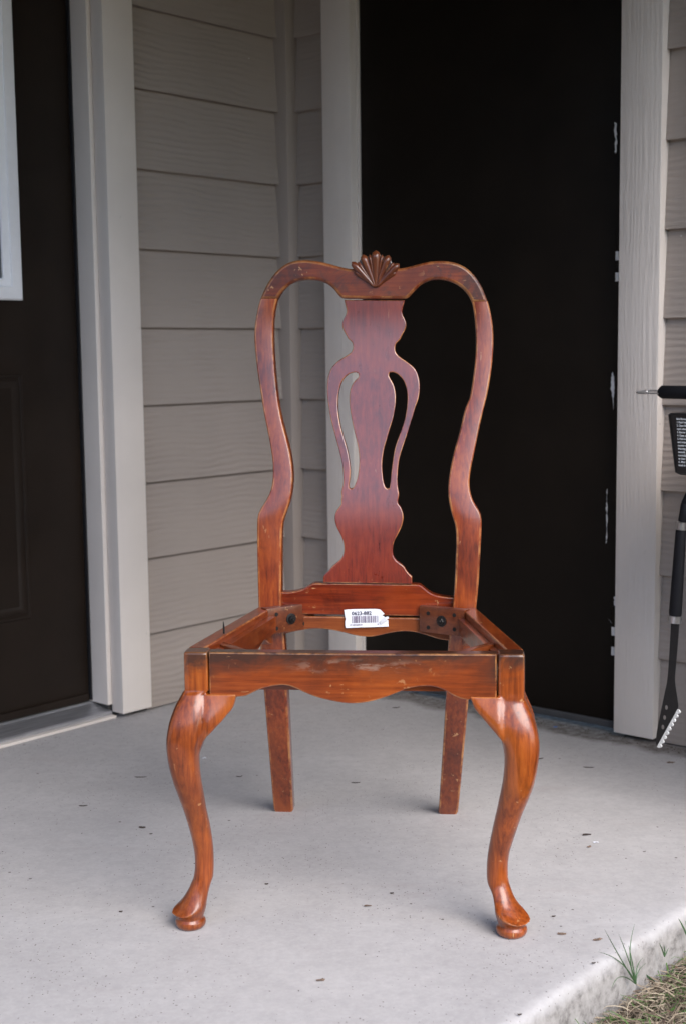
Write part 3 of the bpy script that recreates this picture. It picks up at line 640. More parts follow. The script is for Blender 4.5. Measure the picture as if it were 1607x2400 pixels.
def leg(side, rows_l, rows_r, x0, x1, name='front_leg'):
    """cabriole leg: post, knee swelling on the diagonal, ankle, slipper foot on a turned pad"""
    xc = (x0+x1)/2; hw = (x1-x0)/2; yc = YF+hw
    Lr = sorted((v, u) for u, v in smooth_line(rows_l)); Rr = sorted((v, u) for u, v in smooth_line(rows_r))
    rings = []; N = 28
    def ring(cx, cy, z, a, b, n, slope=0):
        """superellipse, long axis a on the outward diagonal, b across; slope lowers the outward side"""
        out = []
        e = Vector((side*.7071, -.7071)); f = Vector((.7071, side*.7071))
        for k in range(N):
            t = 2*math.pi*k/N; c, s_ = math.cos(t), math.sin(t)
            p = abs(c)**(2/n)*math.copysign(1, c); q = abs(s_)**(2/n)*math.copysign(1, s_)
            out.append((cx+e.x*a*p+f.x*b*q, cy+e.y*a*p+f.y*b*q, z-slope*p*a))
        return out
    def sq(z, r=.0045):
        # rounded square aligned with the chair, resampled to N points in the diagonal frame order
        out = []
        e0 = math.atan2(-.7071, side*.7071)
        for k in range(N):
            t = e0+(1 if side > 0 else -1)*2*math.pi*k/N*(1)
            c, s_ = math.cos(t), math.sin(t); n = 9
            d = (abs(c)**n+abs(s_)**n)**(-1/n); out.append((xc+hw*c*d, yc+hw*s_*d, z))
        return out
    def ordered(r):      # same winding / start for every ring: sort by angle round its centre
        cx = sum(p[0] for p in r)/len(r); cy = sum(p[1] for p in r)/len(r)
        r = sorted(r, key=lambda p: math.atan2(p[1]-cy, p[0]-cx)); return r
    rings.append([(xc+(p[0]-xc)*.90, yc+(p[1]-yc)*.90, ZS-.0002) for p in sq(ZS)]); rings.append(sq(ZS-.0028)); rings.append(sq(ZS-.02)); rings.append(sq(zpb+.004))
    vt, vb = Lr[0][0], Lr[-1][0]
    for v in np.linspace(vt, vb, 44):
        y = yc
        for _ in range(5):
            a = on_y(interp(Lr, v), v, y); b = on_y(interp(Rr, v), v, y)
            cx = (a[0]+b[0])/2; y = yc-side*(cx-xc)
        w = (b[0]-a[0])/2; z = (a[2]+b[2])/2
        k = max(0, min(1, (z-.10)/.20)); n = 2.08-.62*k
        # a diamond-turned superellipse reaches farther along x than its half axis; correct for it
        ext = max(abs(p[0]) for p in ring(0, 0, 0, 1, 1, n))
        rings.append(ring(cx, y, z, w/ext, w/ext, n))
    zt = rings[-1][0][2]; c0 = (cx, y)
    return rings, c0, w, zt, ring, xc, yc
def finish_leg(side, rl, rr_, x0, x1, foot):
    rings, c0, w, zt, ring, xc, yc = leg(side, rl, rr_, x0, x1)
    e = (side*.7071, -.7071)
    # foot: (fraction of the way from the ankle to the pad, z, half length, half width, slope), pad centre from its contact on the slab
    fx, fy = FOOT[side]; dx, dy = fx-c0[0], fy-c0[1]; dl = math.hypot(dx, dy); e = (dx/dl, dy/dl)
    z1 = zt
    for d, z, a, b, sl in foot:
        zz = z if z < .031 else .031+(z-.031)/(.0625-.031)*(z1-.004-.031)
        rings.append(ring(c0[0]+dx*d, c0[1]+dy*d, zz, a if a > .018 or z < .03 else max(a, w*1.02), b if b > .018 or z < .03 else max(b, w*1.0), 2.1, sl))
    print('leg', side, 'ankle', c0, 'w', w, 'zt', zt, 'pad', (fx, fy))
    def ordered(r):
        cx = sum(p[0] for p in r)/len(r); cy = sum(p[1] for p in r)/len(r)
        return sorted(r, key=lambda p: (math.atan2(p[1]-cy, p[0]-cx)) % (2*math.pi))
    rings = [ordered(r) for r in rings]
    bm = bmesh.new(); bm_loft(bm, rings[::-1]); return bm
LLl = [r4(p) for p in ((228, 245), (208, 285), (183, 325), (158, 385), (135, 450), (115, 540), (105, 610), (105, 680), (115, 770), (135, 860), (160, 950), (190, 1030), (215, 1100), (240, 1170), (262, 1240), (285, 1320), (305, 1400), (320, 1480), (327, 1560), (325, 1630), (316, 1690))]
LLr = [r4(p) for p in ((418, 245), (424, 300), (424, 350), (420, 400), (412, 460), (402, 530), (385, 600), (367, 660), (360, 730), (360, 800), (365, 870), (375, 940), (390, 1020), (405, 1100), (420, 1180), (440, 1260), (455, 1340), (467, 1420), (473, 1500), (475, 1580), (473, 1660), (471, 1690))]
RLl = [r5(p) for p in ((678, 300), (672, 350), (680, 420), (692, 500), (706, 590), (730, 680), (738, 760), (736, 840), (728, 920), (715, 1000), (697, 1080), (680, 1160), (660, 1240), (642, 1320), (625, 1400), (610, 1480), (600, 1560), (597, 1640), (599, 1710), (603, 1740))]
RLr = [r5(p) for p in ((903, 290), (918, 320), (945, 370), (970, 430), (990, 490), (1005, 560), (1014, 630), (1015, 700), (1008, 780), (993, 870), (972, 960), (945, 1040), (915, 1110), (885, 1180), (858, 1250), (832, 1330), (805, 1410), (782, 1480), (768, 1560), (765, 1640), (770, 1710), (778, 1740))]
FOOT = {-1: (-.2315, .0215), 1: (.2325, .0215)}
foot = [(.10, .0625, .0150, .0145, .10), (.30, .0545, .0170, .0155, .30), (.52, .0470, .0195, .0178, .45), (.75, .0400, .0225, .0205, .50), (.95, .0345, .0250, .0232, .44), (1.06, .0312, .0260, .0243, .34), (1.08, .0290, .0258, .0243, .26),
        (1.05, .0255, .0240, .0228, .14), (1.02, .0212, .0214, .0206, .05), (1.0, .0178, .0196, .0192, 0), (1.0, .0155, .0190, .0188, 0), (1.0, .0140, .0200, .0200, 0), (1.0, .0115, .0217, .0217, 0), (1.0, .0080, .0223, .0223, 0), (1.0, .0045, .0214, .0214, 0), (1.0, .0015, .0192, .0192, 0), (1.0, .0, .0165, .0165, 0)]

# --- knee blocks: the wings under the rails, both ways from each knee
def knee(bm, pts, side, post_x, sideways=False):
    """pts: outline (distance from the post, drop below the rail); grid wing whose face runs from the knee to the rail"""
    rows = []; M = 11
    dmax = max(p[0] for p in pts); dmin = min(p[0] for p in pts); prof = sorted((p[0], p[1]) for p in pts)
    for i in range(19):
        d = dmin+(dmax-dmin)*i/18; drop = interp(prof, d); f = max(0, min(1, d/dmax)); row = []
        for j in range(M+1):
            g_ = j/M; z = zpb-.0007-drop*g_
            bulge = (.0008+.0165*(1-f)**1.25)*(.10+.90*math.sin(g_**1.15*math.pi*.60)) + .0008
            if d < 0: bulge -= (d/dmin)**2*.010
            row.append((d, -bulge, z))
        for j in range(M, -1, -1):
            g_ = j/M; row.append((d, .020-.006*g_, zpb-.0007-drop*g_))
        rows.append(row)
    out = []
    for r in rows:
        rr = []
        for d, y, z in r:
            if not sideways: rr.append((post_x-side*d, YF+.001+y, z))
            else: rr.append((post_x+side*(-y), YF+.038+d, z))
        out.append(rr)
    bm_loft(bm, out)
kpl = [(-.016, .088), (-.007, .067), (-.0023, .059), (.004, .054), (.011, .046), (.0185, .039), (.0257, .030), (.033, .0225), (.0375, .012), (.0393, .003)]
kp = [(-.016, .084), (-.011, .071), (-.0045, .058), (.0027, .050), (.0118, .040), (.021, .030), (.032, .018), (.036, .009), (.038, .002)]
def carve(side, rl, rr_, x0, x1, k1, post_in, post_out):
    """leg and knee wings fused and smoothed into one carved piece"""
    bm = finish_leg(side, rl, rr_, x0, x1, foot)
    knee(bm, k1, side, post_in); knee(bm, kp, side, post_out, True)
    bmesh.ops.recalc_face_normals(bm, faces=bm.faces[:])
    me = bpy.data.meshes.new('front_leg'); bm.to_mesh(me); bm.free()
    ob = bpy.data.objects.new('front_leg', me); COL.objects.link(ob)
    md = ob.modifiers.new('r', 'REMESH'); md.mode = 'VOXEL'; md.voxel_size = .0013
    bpy.context.view_layer.update()
    m2 = bpy.data.meshes.new_from_object(ob.evaluated_get(bpy.context.evaluated_depsgraph_get()))
    bpy.data.objects.remove(ob); bpy.data.meshes.remove(me)
    bm = bmesh.new(); bm.from_mesh(m2); bpy.data.meshes.remove(m2)
    kn = [v for v in bm.verts if zpb-.105 < v.co.z < zpb-.0022]
    for _ in range(26): bmesh.ops.smooth_vert(bm, verts=kn, factor=.5, use_axis_x=True, use_axis_y=True, use_axis_z=True)
    an = [v for v in bm.verts if .037 < v.co.z < .19]
    for _ in range(22): bmesh.ops.smooth_vert(bm, verts=an, factor=.5, use_axis_x=True, use_axis_y=True, use_axis_z=True)
    for _ in range(2): bmesh.ops.smooth_vert(bm, verts=bm.verts[:], factor=.5, use_axis_x=True, use_axis_y=True, use_axis_z=True)
    zm = min(v.co.z for v in bm.verts)
    for v in bm.verts: v.co.z -= zm*max(0, 1-v.co.z/.05)
    o = from_bm('front_leg', bm, W_LEG, CHAIR)
    for p in o.data.polygons: p.use_smooth = True
    return o
carve(-1, LLl, LLr, pxl, pxl2-.0004, kpl, pxl2-.0005, pxl+.0012); carve(1, RLl, RLr, pxr+.0004, pxr2, kp, pxr+.0005, pxr2-.0012)

# --- side rails from the post to the stile
def side_rail(side):
    xa = (pxl if side < 0 else pxr2); xa -= side*.0012; ya = YF+.038
    xb = on_y(606 if side < 0 else 1114.5, 1424, .366)[0]; yb = .3662
    d = Vector((xb-xa, yb-ya)); Ln = d.length; d.normalize(); inn = Vector((-d.y, d.x)) if side > 0 else Vector((d.y, -d.x))
    if inn.x*side > 0: inn = -inn
    pr = [(0, ZS-.066), (.05, ZS-.066), (.08, ZS-.052), (.13, ZS-.044), (.18, ZS-.056), (.23, ZS-.060), (.28, ZS-.046), (Ln-.035, ZS-.05), (Ln-.01, ZS-.062), (Ln, ZS-.062), (Ln, ZS), (0, ZS)]
    o = plate('side_rail', [pr], .024, .0022, W_SIDE, CHAIR, lambda x, z, w: (xa+d.x*x+inn.x*w, ya+d.y*x+inn.y*w, z-.0004))
    bm = bmesh.new(); ring = []
    for x in (.002, Ln-.004):
        ring.append([(xa+d.x*x+inn.x*w, ya+d.y*x+inn.y*w, z) for w, z in ((.0243, ZS-.040), (.034, ZS-.040), (.034, ZS-.013), (.0243, ZS-.012))])
    bm_loft(bm, ring); from_bm('seat_ledge', bm, W_SIDE, CHAIR)
    return xa, ya, d, inn, Ln
SR = {s: side_rail(s) for s in (-1, 1)}

# --- corner blocks with bolts, front braces
def obox(name, a, b, z0, z1, thick, mat, parent, bev=.0015):
    """board standing between plan points a and b (front edge), thickness to the back"""
    a, b = Vector(a), Vector(b); d = (b-a); Ln = d.length; d.normalize(); n = Vector((-d.y, d.x))
    if n.y < 0: n = -n
    bm = bmesh.new(); bm_box(bm, 0, Ln, 0, thick, z0, z1, bev)
    for v in bm.verts: v.co = Vector((a.x+d.x*v.co.x+n.x*v.co.y, a.y+d.y*v.co.x+n.y*v.co.y, v.co.z))
    return from_bm(name, bm, mat, parent, 35), a, d, n, Ln
def disc(name, c, nrm, r, h, mat, parent, n=16, r2_=None):
    c = Vector(c); nrm = Vector(nrm).normalized(); a = nrm.cross(Vector((0, 0, 1))).normalized(); b = a.cross(nrm)
    return loft(name, [[c+nrm*q+rr*(math.cos(2*math.pi*k/n)*a+math.sin(2*math.pi*k/n)*b) for k in range(n)] for q, rr in ((0, r), (h*.8, r), (h, (r2_ or r*.85)))], mat, parent, 40)
def corner_block(tl, tr, zt, side):
    A_ = on_z(*r3(tl), zt); B_ = on_z(*r3(tr), zt); A_ = ch_loc(A_); B_ = ch_loc(B_)
    o, a, d, n, Ln = obox('corner_block', A_[:2], B_[:2], zt-.044, zt, .018, W_BLOCK, CHAIR)
    nn = Vector((-n.x, -n.y, 0))
    def at(fx, fz, q=0): return Vector((a.x+d.x*Ln*fx-n.x*q, a.y+d.y*Ln*fx-n.y*q, zt-.044*fz))
    disc('washer', at(.5, .5, .0003), nn, .0092, .0016, M_BOLT, o); disc('bolt_nut', at(.5, .5, .0019), nn, .0062, .0048, M_BOLT, o, 6); disc('bolt', at(.5, .5, .0066), nn, .0032, .0032, M_BOLT, o, 10)
    for fx, fz in ((.2, .26), (.78, .22), (.2, .80), (.78, .76)): disc('screw_hole', at(fx, fz, .0002), nn, .0034, .0004, M_HOLE, o, 12)
corner_block((426, 152), (622, 126), ZS+.0015, -1); corner_block((1048, 138), (1232, 158), ZS+.0015, 1)
for pa, pb in (((215, 288), (335, 330)), ((1195, 338), (1368, 292))):
    A_ = ch_loc(on_z(*r3(pa), ZS-.009)); B_ = ch_loc(on_z(*r3(pb), ZS-.009))
    obox('front_brace', A_[:2], B_[:2], ZS-.036, ZS-.009, .014, W_BLOCK, CHAIR)
nx = SR[-1]; q = (nx[0]+nx[2].x*.10+nx[3].x*.018, nx[1]+nx[2].y*.10+nx[3].y*.018)
tube('nail', [(q[0], q[1], ZS-.012), (q[0], q[1], ZS+.010), (q[0]-.0006, q[1], ZS+.0185)], [.0015, .0015, .0004], M_BOLT, CHAIR, 8)

# ------------------------------------------------------------------ price tag stuck on the back rail
rt_ = lambda p: (780+p[0]/9.8, 1400+p[1]/9.8)
TAG = empty('price_tag', (0, 0, 0), 0, 'torn white barcode sticker numbered 0623-882 on the chair back rail', 'price tag')
yt = .3785
def tpt(p, y=yt): q = on_y(*rt_(p), y); return q
tag_out = [tpt(p) for p in ((255, 292), (345, 276), (700, 268), (1060, 264), (1120, 320), (1178, 382), (1120, 412), (1180, 440), (1200, 500), (1262, 528), (1270, 672), (700, 690), (300, 706), (282, 680), (276, 548), (294, 500), (275, 445))]
base = Vector(tuple(tag_out[0])); TAG.matrix_world = Matrix.Translation(Vector(tuple(CH_O))) @ Matrix.Rotation(YAW, 4, 'Z') @ Matrix.Translation(base)
M_PAPER = plain('tag_paper', (.78, .78, .80), .5, .4, var=.03); M_INK = plain('tag_ink', (.022, .018, .055), .6, .2); M_INK2 = plain('tag_ink_faded', (.17, .13, .20), .6, .2)
tl = lambda q: (q[0]-base.x, q[2]-base.z)
plate('paper', [[tl(q) for q in tag_out]], .0006, .0001, M_PAPER, TAG, lambda x, z, w: (x, w+.0002*math.sin(x*90), z), it=1, bres=0)
def tag_text(t, p, size_px, mat, name, wide=1.0):
    q = tl(tpt(p)); bm = text_mesh([t], 1.0, 1)
    xs = [v.co.x for v in bm.verts]; h = max(v.co.y for v in bm.verts)-min(v.co.y for v in bm.verts)
    k = size_px/9.8*.000715/h; w = wide/9.8*.000715/(max(xs)-min(xs)); x0 = min(xs); y0 = min(v.co.y for v in bm.verts)
    for v in bm.verts:
        x = (v.co.x-x0)*w; z = (v.co.y-y0)*k; v.co = Vector((q[0]+x, -.0006, q[1]+z+x*.028))
    return from_bm(name, bm, mat, TAG)
tag_text('0623-882', (430, 412), 88, M_INK, 'number', 450)
tag_text('17-00558529', (392, 652), 34, M_INK2, 'small_print', 280); tag_text('XX', (1010, 632), 32, M_INK2, 'small_print', 45)
bm = bmesh.new(); x = 432; random.seed(3)
while x < 1040:
    w = random.choice((7, 7, 12, 20, 26)); 
    a = tl(tpt((x, 430))); b = tl(tpt((min(x+w, 1046), 588)))
    bm.faces.new([bm.verts.new((px, -.0006, pz+(px-tl(tpt((432, 430)))[0])*.02)) for px, pz in ((a[0], a[1]), (b[0], a[1]), (b[0], b[1]), (a[0], b[1]))])
    x += w+random.choice((8, 8, 14, 20))
from_bm('barcode', bm, M_INK2, TAG)
# torn flap curling off the paper
ca = [tl(tpt(p)) for p in ((1060, 560), (1130, 490), (1200, 440), (1262, 425))]; cb = [tl(tpt(p)) for p in ((1105, 625), (1155, 560), (1215, 515), (1285, 465))]
bm = bmesh.new(); pr = None; 
rings = []
for k, (a, b) in enumerate(zip(ca, cb)):
    y = -.0008-.0042*math.sin(k/3*1.6); rings.append([(a[0], y, a[1]), (b[0], y-.0008, b[1]), (b[0], y-.0003, b[1]), (a[0], y+.0005, a[1])])
bm_loft(bm, rings); from_bm('torn_flap', bm, M_PAPER, TAG, 60)

# ------------------------------------------------------------------ grill at the right, with its tools
M_ENAMEL = plain('black_enamel', (.010, .010, .011), .33, .5); M_GRIP = plain('grip_rubber', (.006, .006, .008), .62, .22, bump=.0002)
M_STN = plain('stainless', (.55, .55, .56), .28, .5, .95, sc=120); M_DKSTEEL = plain('dark_steel', (.020, .019, .019), .42, .5, .5, sc=90)
M_PRINT = plain('white_print', (.75, .78, .80), .6, .3, var=.03)
GO = .375
p_tl = on_wr(1559.5, 968, GO); p_bl = on_wr(1573, 1113, GO)
GR = empty('gas_grill', tuple(wr_world(1.62, .2, GZ)), RR, 'black gas grill with side burner and printed operating instructions', 'grill')
def gl(s, out, z): return (s-1.62, -(out-.2), z-GZ)
def gbox(name, s0, s1, o0, o1, z0, z1, mat, bev=.004): 
    a, b = gl(s0, o0, z0), gl(s1, o1, z1); return box(name, (a[0], b[0], b[1], a[1], a[2], b[2]), mat, GR, bev)
# burner box: panel tapering inwards towards its underside
zt_, zb_ = p_tl[2], p_bl[2]; s0t, s0b = p_tl[0], p_bl[0]
rings = []
for z, s0, o1 in ((zb_, s0b+.006, GO-.008), (zb_+.004, s0b, GO-.004), (zt_-.003, s0t, GO), (zt_, s0t+.003, GO-.003)):
    rings.append([gl(x, o, z) for x, o, _ in rrect(s0, 1.62, GO-.30, o1, 0, .010, 4)])
loft('side_burner', rings, M_ENAMEL, GR, 35)
gbox('burner_grate', s0t+.05, 1.60, GO-.25, GO-.02, zt_+.0003, zt_+.020, M_DKSTEEL, .004)
gbox('firebox', 1.6203, 2.25, GO-.36, GO+.06, zt_-.22, zt_+.06, M_ENAMEL, .02)
lid = loft('lid', [[gl(s, GO-.15+.21*math.cos(a), zt_+.062+.20*math.sin(a)) for a in [math.pi*k/12 for k in range(13)]] for s in (1.63, 2.24)], M_ENAMEL, GR, 40)
for s in (1.65, 2.2):
    for o in (GO-.32, GO+.02): gbox('leg', s-.02, s+.02, o-.02, o+.02, GZ+.0, zt_-.2205, M_ENAMEL, .004)
gbox('shelf', 1.672, 2.178, GO-.32, GO+.02, GZ+.12, GZ+.14, M_ENAMEL, .003)
lines = ['Side Burner', '1. Read inst', '2. Open lid', 'open when', '3. Burner v', '4. Open cyl', '5. Push in', 'and rotate', 'counter-cl', 'Warning: If', 'seconds, t', 'control(s)', 'to clear an', '6. After bu', 'knob to de']
ta = on_wr(1480+938/9.0, 880+935/9.0, GO); tb = on_wr(1480+970/9.0, 880+1912/9.0, GO)
lead = (ta[2]-tb[2])/14
bm = text_mesh(lines, lead*.86, lead)
for v in bm.verts:
    x, y = v.co.x*.82, v.co.y; t = -y/(14*lead); s = ta[0]+(tb[0]-ta[0])*t+x; z = ta[2]+y
    f = (zt_-.003-z)/((zt_-.003)-(zb_+.004)); o = GO-.004*f+.0009
    v.co = Vector(gl(s, o, z))
from_bm('lettering', bm, M_PRINT, GR)

# long tool lying on the burner, its eye sticking out to the left
TO = GO-.10
e0 = on_wr(1546, 920, TO); e1 = on_wr(1490, 924, TO)
hz = zt_+.0205
FT = empty('barbecue_fork', tuple(wr_world(e0[0], TO, hz)), RR, 'black handled grill tool with a steel hanging eye lying on the burner', 'grill tool')
hr_ = .0125
tube('handle', [(-.001, 0, hr_+.0015), (.004, 0, hr_+.0004), (.05, 0, hr_), (.2, 0, hr_), (.25, 0, hr_)], [hr_*.72, hr_*.98, hr_, hr_*.9, hr_*.75], M_GRIP, FT, 14)
ln = e0[0]-e1[0]
eye = [(.004, .005), (-ln*.4, .0055), (-ln*.7, .0052), (-ln*.92, .0032), (-ln, 0), (-ln*.92, -.0032), (-ln*.7, -.0052), (-ln*.4, -.0055), (.004, -.005)]
hole = [(-ln*.12, .0022), (-ln*.5, .0026), (-ln*.58, 0), (-ln*.5, -.0026), (-ln*.12, -.0022)]
plate('hanging_eye', [eye, hole], .0022, .0005, M_STN, FT, lambda x, z, w: (x, z*2.1, hr_-.001+w+z*.55))
tube('shank', [(.245, 0, hr_), (.45, 0, hr_)], .004, M_STN, FT)

# spatula hanging under the burner
SO = GO+.006
rs = lambda p: (1480+p[0]/3.606, 1150+p[1]/3.606)
def sp(p, o=SO): return on_wr(*rs(p), o)
hk = sp((495, -40)); SPW = wr_world(hk[0], SO, hk[2])
SPA = empty('grill_spatula', tuple(SPW), RR, 'slotted steel spatula with black grip and serrated edge hanging under the burner', 'spatula')
def sl_(p, o=SO): q = sp(p, o); return (q[0]-hk[0], -(q[1]-SO), q[2]-hk[2])
def seg(name, a, b, ra, rb, mat, flat=1.0, n=14):
    A_, B_ = Vector(sl_(a)), Vector(sl_(b)); t = (B_-A_).normalized(); sx = Vector((1, 0, 0)); sx = (sx-t*sx.dot(t)).normalized(); sy = t.cross(sx)
    k = 2.45/3225/3.606
    rings = [[A_+(B_-A_)*f+r_*k*(sx*math.cos(2*math.pi*i/n)+sy*flat*math.sin(2*math.pi*i/n)) for i in range(n)] for f, r_ in ((0, ra*.93), (.03, ra), (.97, rb), (1, rb*.93))]
    return loft(name, rings, mat, SPA, 45)
seg('ferrule', (420, 265), (414, 330), 42, 44, M_STN); seg('handle', (413, 331), (364, 1055), 46, 56, M_GRIP, .8); seg('ferrule', (363, 1056), (360, 1118), 58, 56, M_STN, .8)
seg('loop', (495, -40), (452, 110), 14, 40, M_GRIP, .7); seg('loop', (452, 110), (424, 262), 40, 38, M_GRIP, .7)
sh_ = [(330, 1110), (398, 1110), (390, 1250), (375, 1430), (362, 1560), (362, 1620), (378, 1730), (394, 1845), (370, 1890), (330, 1960), (290, 2050), (250, 2110), (215, 2160), (198, 2128), (215, 2000), (245, 1860), (278, 1700), (300, 1600), (312, 1430), (322, 1260)]
def hole_(c): return [(c[0]+13*math.cos(a*math.pi/5), c[1]+20*math.sin(a*math.pi/5)) for a in range(10)]
pl = lambda p: (sl_(p)[0], sl_(p)[2])
plate('blade', [[pl(p) for p in sh_]]+[[pl(p) for p in hole_(c)] for c in ((290, 1832), (275, 1917), (260, 1998))], .0022, .0005, M_DKSTEEL, SPA, lambda x, z, w: (x, w-.001, z), it=1, bres=1)
ser = [(394, 1850)]
A_, B_ = (398, 1850), (222, 2172); K = 9
teeth_o = []
for i in range(K):
    f0, f1 = i/K, (i+1)/K
    for f, r_ in ((f0, 6), (f0+(f1-f0)*.25, 22), (f0+(f1-f0)*.55, 24), (f0+(f1-f0)*.85, 12)):
        teeth_o.append((A_[0]+(B_[0]-A_[0])*f+r_*.88, A_[1]+(B_[1]-A_[1])*f+r_*.46))
teeth_i = [(A_[0]+(B_[0]-A_[0])*f-11, A_[1]+(B_[1]-A_[1])*f-6) for f in (1, .8, .6, .4, .2, 0)]
M_EDGE = plain('bright_edge', (.72, .72, .70), .45, .5, .35, var=.3, sc=400)
plate('serrated_edge', [[pl(p) for p in teeth_o+teeth_i]], .0030, .0004, M_EDGE, SPA, lambda x, z, w: (x, w-.0022, z), it=0, bres=0)
bm = bmesh.new(); hp = Vector(sl_((495, -40)))
hkt = zb_-hk[2]
tube('hook', [hp+Vector((0, .012, 0)), hp+Vector((0, .0, -.004)), hp+Vector((0, -.006, .004)), hp+Vector((0, .014, hkt*.6)), hp+Vector((0, .018, hkt+.002))], .0016, M_STN, SPA, 8)

# ------------------------------------------------------------------ litter on the slab
M_BARK = plain('bark', (.045, .033, .026), .85); M_LEAF = plain('dry_leaf', (.13, .085, .06), .8, var=.4, sc=300); M_PALE = plain('pale_scrap', (.62, .62, .66), .7); M_BLUE = plain('blue_scrap', (.03, .14, .42), .5)
def d2s(p): return (p[0]*1.0249, p[1]*1.0249)
def twig(label, group, px, length, ang, curl, rad):
    P0 = on_z(*d2s(px), 0); pts = []
    for k in range(7):
        f = k/6-.5
        pts.append((length*f*math.cos(ang)-curl*length*.5*f*f*math.sin(ang), length*f*math.sin(ang)+curl*length*.5*f*f*math.cos(ang), rad*.8+abs(f)*.0012))
    o = tube('twig', pts, [rad*.5, rad, rad*1.1, rad, rad*1.05, rad*.8, rad*.4], M_BARK, None, 6); o.location = (P0[0], P0[1], .0003)
    tag(o, label, 'twig', group)
for a in (('straight dark twig on bare slab out from the front door', None, (191, 1844), .016, .1, .2, .0010), ('short thick dark twig on bare slab beside the curved front leg', None, (326, 1894), .012, -.1, .3, .0016),
          ('thin dark twig on the slab between the rear chair legs', None, (813, 1791), .018, .05, .6, .0008), ('curled hair thin twig between a front and a rear chair leg', None, (549, 1777), .013, .3, 2.6, .0007),
          ('long thin dark twig in front of the front door casing', None, (322, 1778), .024, .0, .3, .0007), ('small dark splinter against the shank of the curved front leg', None, (346, 1908), .006, .4, .1, .0008)): twig(*a)
for a in (((905, 1619), .020, .35, .4, .0009), ((945, 1586), .022, .05, .3, .0009)): twig('dark twig lying before the sill of the closet door', 'twigs at the closet door', *a)
for a in (((1232, 1736), .018, .1, .5, .0010), ((1345, 1756), .022, -.1, .3, .0009)): twig('thin dark twig on the slab below the closet door post', 'twigs below the door post', *a)
for px in ((895, 2044), (610, 2023), (277, 2086), (1140, 2106), (1265, 2097), (1356, 2204), (1187, 2322)): twig('tiny dark bark crumb lying on bare concrete', 'bark crumbs on the slab', px, .006, .2, 0, .001)
def leaf(px, size, mat, name, label, cat, group=None, seed=0):
    rnd = random.Random(seed); P0 = on_z(*d2s(px), 0); bm = bmesh.new(); n = 11
    top = [bm.verts.new((size*(.6+.4*rnd.random())*math.cos(2*math.pi*k/n), .45*size*(.55+.45*rnd.random())*math.sin(2*math.pi*k/n), .0006+rnd.random()*.0022)) for k in range(n)]
    c = bm.verts.new((0, 0, .0024)); lo2 = [bm.verts.new((v.co.x, v.co.y, max(.0002, v.co.z-.0007))) for v in top]; c2 = bm.verts.new((0, 0, .0016))
    for k in range(n):
        bm.faces.new((top[k], top[(k+1) % n], c)); bm.faces.new((lo2[(k+1) % n], lo2[k], c2)); bm.faces.new((top[k], lo2[k], lo2[(k+1) % n], top[(k+1) % n]))
    o = from_bm(name, bm, mat, None); o.location = (P0[0], P0[1], .0002); o.rotation_euler = (0, 0, rnd.uniform(-.4, .4)); tag(o, label, cat, group)
M_DKLEAF = plain('dark_leaf', (.035, .022, .018), .8, var=.4, sc=300)
for k, (p, s_, m_, lb, gr_) in enumerate((((1340, 1910), .0095, M_DKLEAF, 'dark crumpled leaf scrap beside a tiny white paper scrap', None), ((1285, 2137), .0080, M_LEAF, 'pale brown leaf scrap between the chair foot and slab edge', 'leaf scraps near the slab edge'), ((1366, 2150), .0080, M_LEAF, 'pale brown leaf scrap between the chair foot and slab edge', 'leaf scraps near the slab edge'),
        ((840, 2073), .0075, M_LEAF, 'brown leaf scrap on the slab between the front feet', None), ((735, 2243), .0075, M_LEAF, 'lone brown leaf scrap on bare slab in front of the chair', None), ((1345, 1938), .0050, M_LEAF, 'tiny brown leaf flake close to the white paper scrap', None),
        ((1532, 1745), .010, M_LEAF, 'brown leaf scrap on the slab below the spatula tip', None))):
    leaf(p, s_, m_, 'leaf_scrap', lb, 'leaf', gr_, k)
leaf((1362, 1928), .006, M_PALE, 'paper_scrap', 'tiny white scrap beside a brown leaf on the slab', 'scrap', None, 21)
leaf((468, 1735), .005, M_PALE, 'paper_scrap', 'tiny white scrap lying behind the curved front chair leg', 'scrap', None, 22)
leaf((1268, 1664), .0055, M_BLUE, 'plastic_scrap', 'tiny blue plastic scrap on the dirt by the closet door', 'scrap', None, 23)
# crumbs of earth along the foot of the walls
rnd = random.Random(5); bm = bmesh.new()
for k in range(900):
    if rnd.random() < .62: s, o = rnd.uniform(.2, 1.25), abs(rnd.gauss(0, .035))+.0
    elif rnd.random() < .4:
        P_ = wl_world(rnd.uniform(.05, 1.4), abs(rnd.gauss(0, .03)), 0); q = P_-CORNER; s, o = -(q@NL), -(q@NR)
    else: s, o = rnd.uniform(.05, 1.42), rnd.uniform(.02, 1.6)
    P_ = wr_world(s, o, 0); r_ = rnd.uniform(.0006, .0017)*(1.3 if o < .06 else .75)
    vv = [bm.verts.new((P_[0]+r_*a*rnd.uniform(.6, 1.5), P_[1]+r_*b*rnd.uniform(.6, 1.5), r_*c+.0002)) for a, b, c in ((1, 0, 0), (-.5, .87, 0), (-.5, -.87, 0), (0, 0, .9))]
    for f in ((0, 1, 3), (1, 2, 3), (2, 0, 3), (0, 2, 1)): bm.faces.new([vv[i] for i in f])
tag(from_bm('soil_crumbs', bm, plain('crumbs', (.07, .055, .045), .9)), 'dark crumbs of soil scattered on the concrete slab', 'soil', kind='stuff')

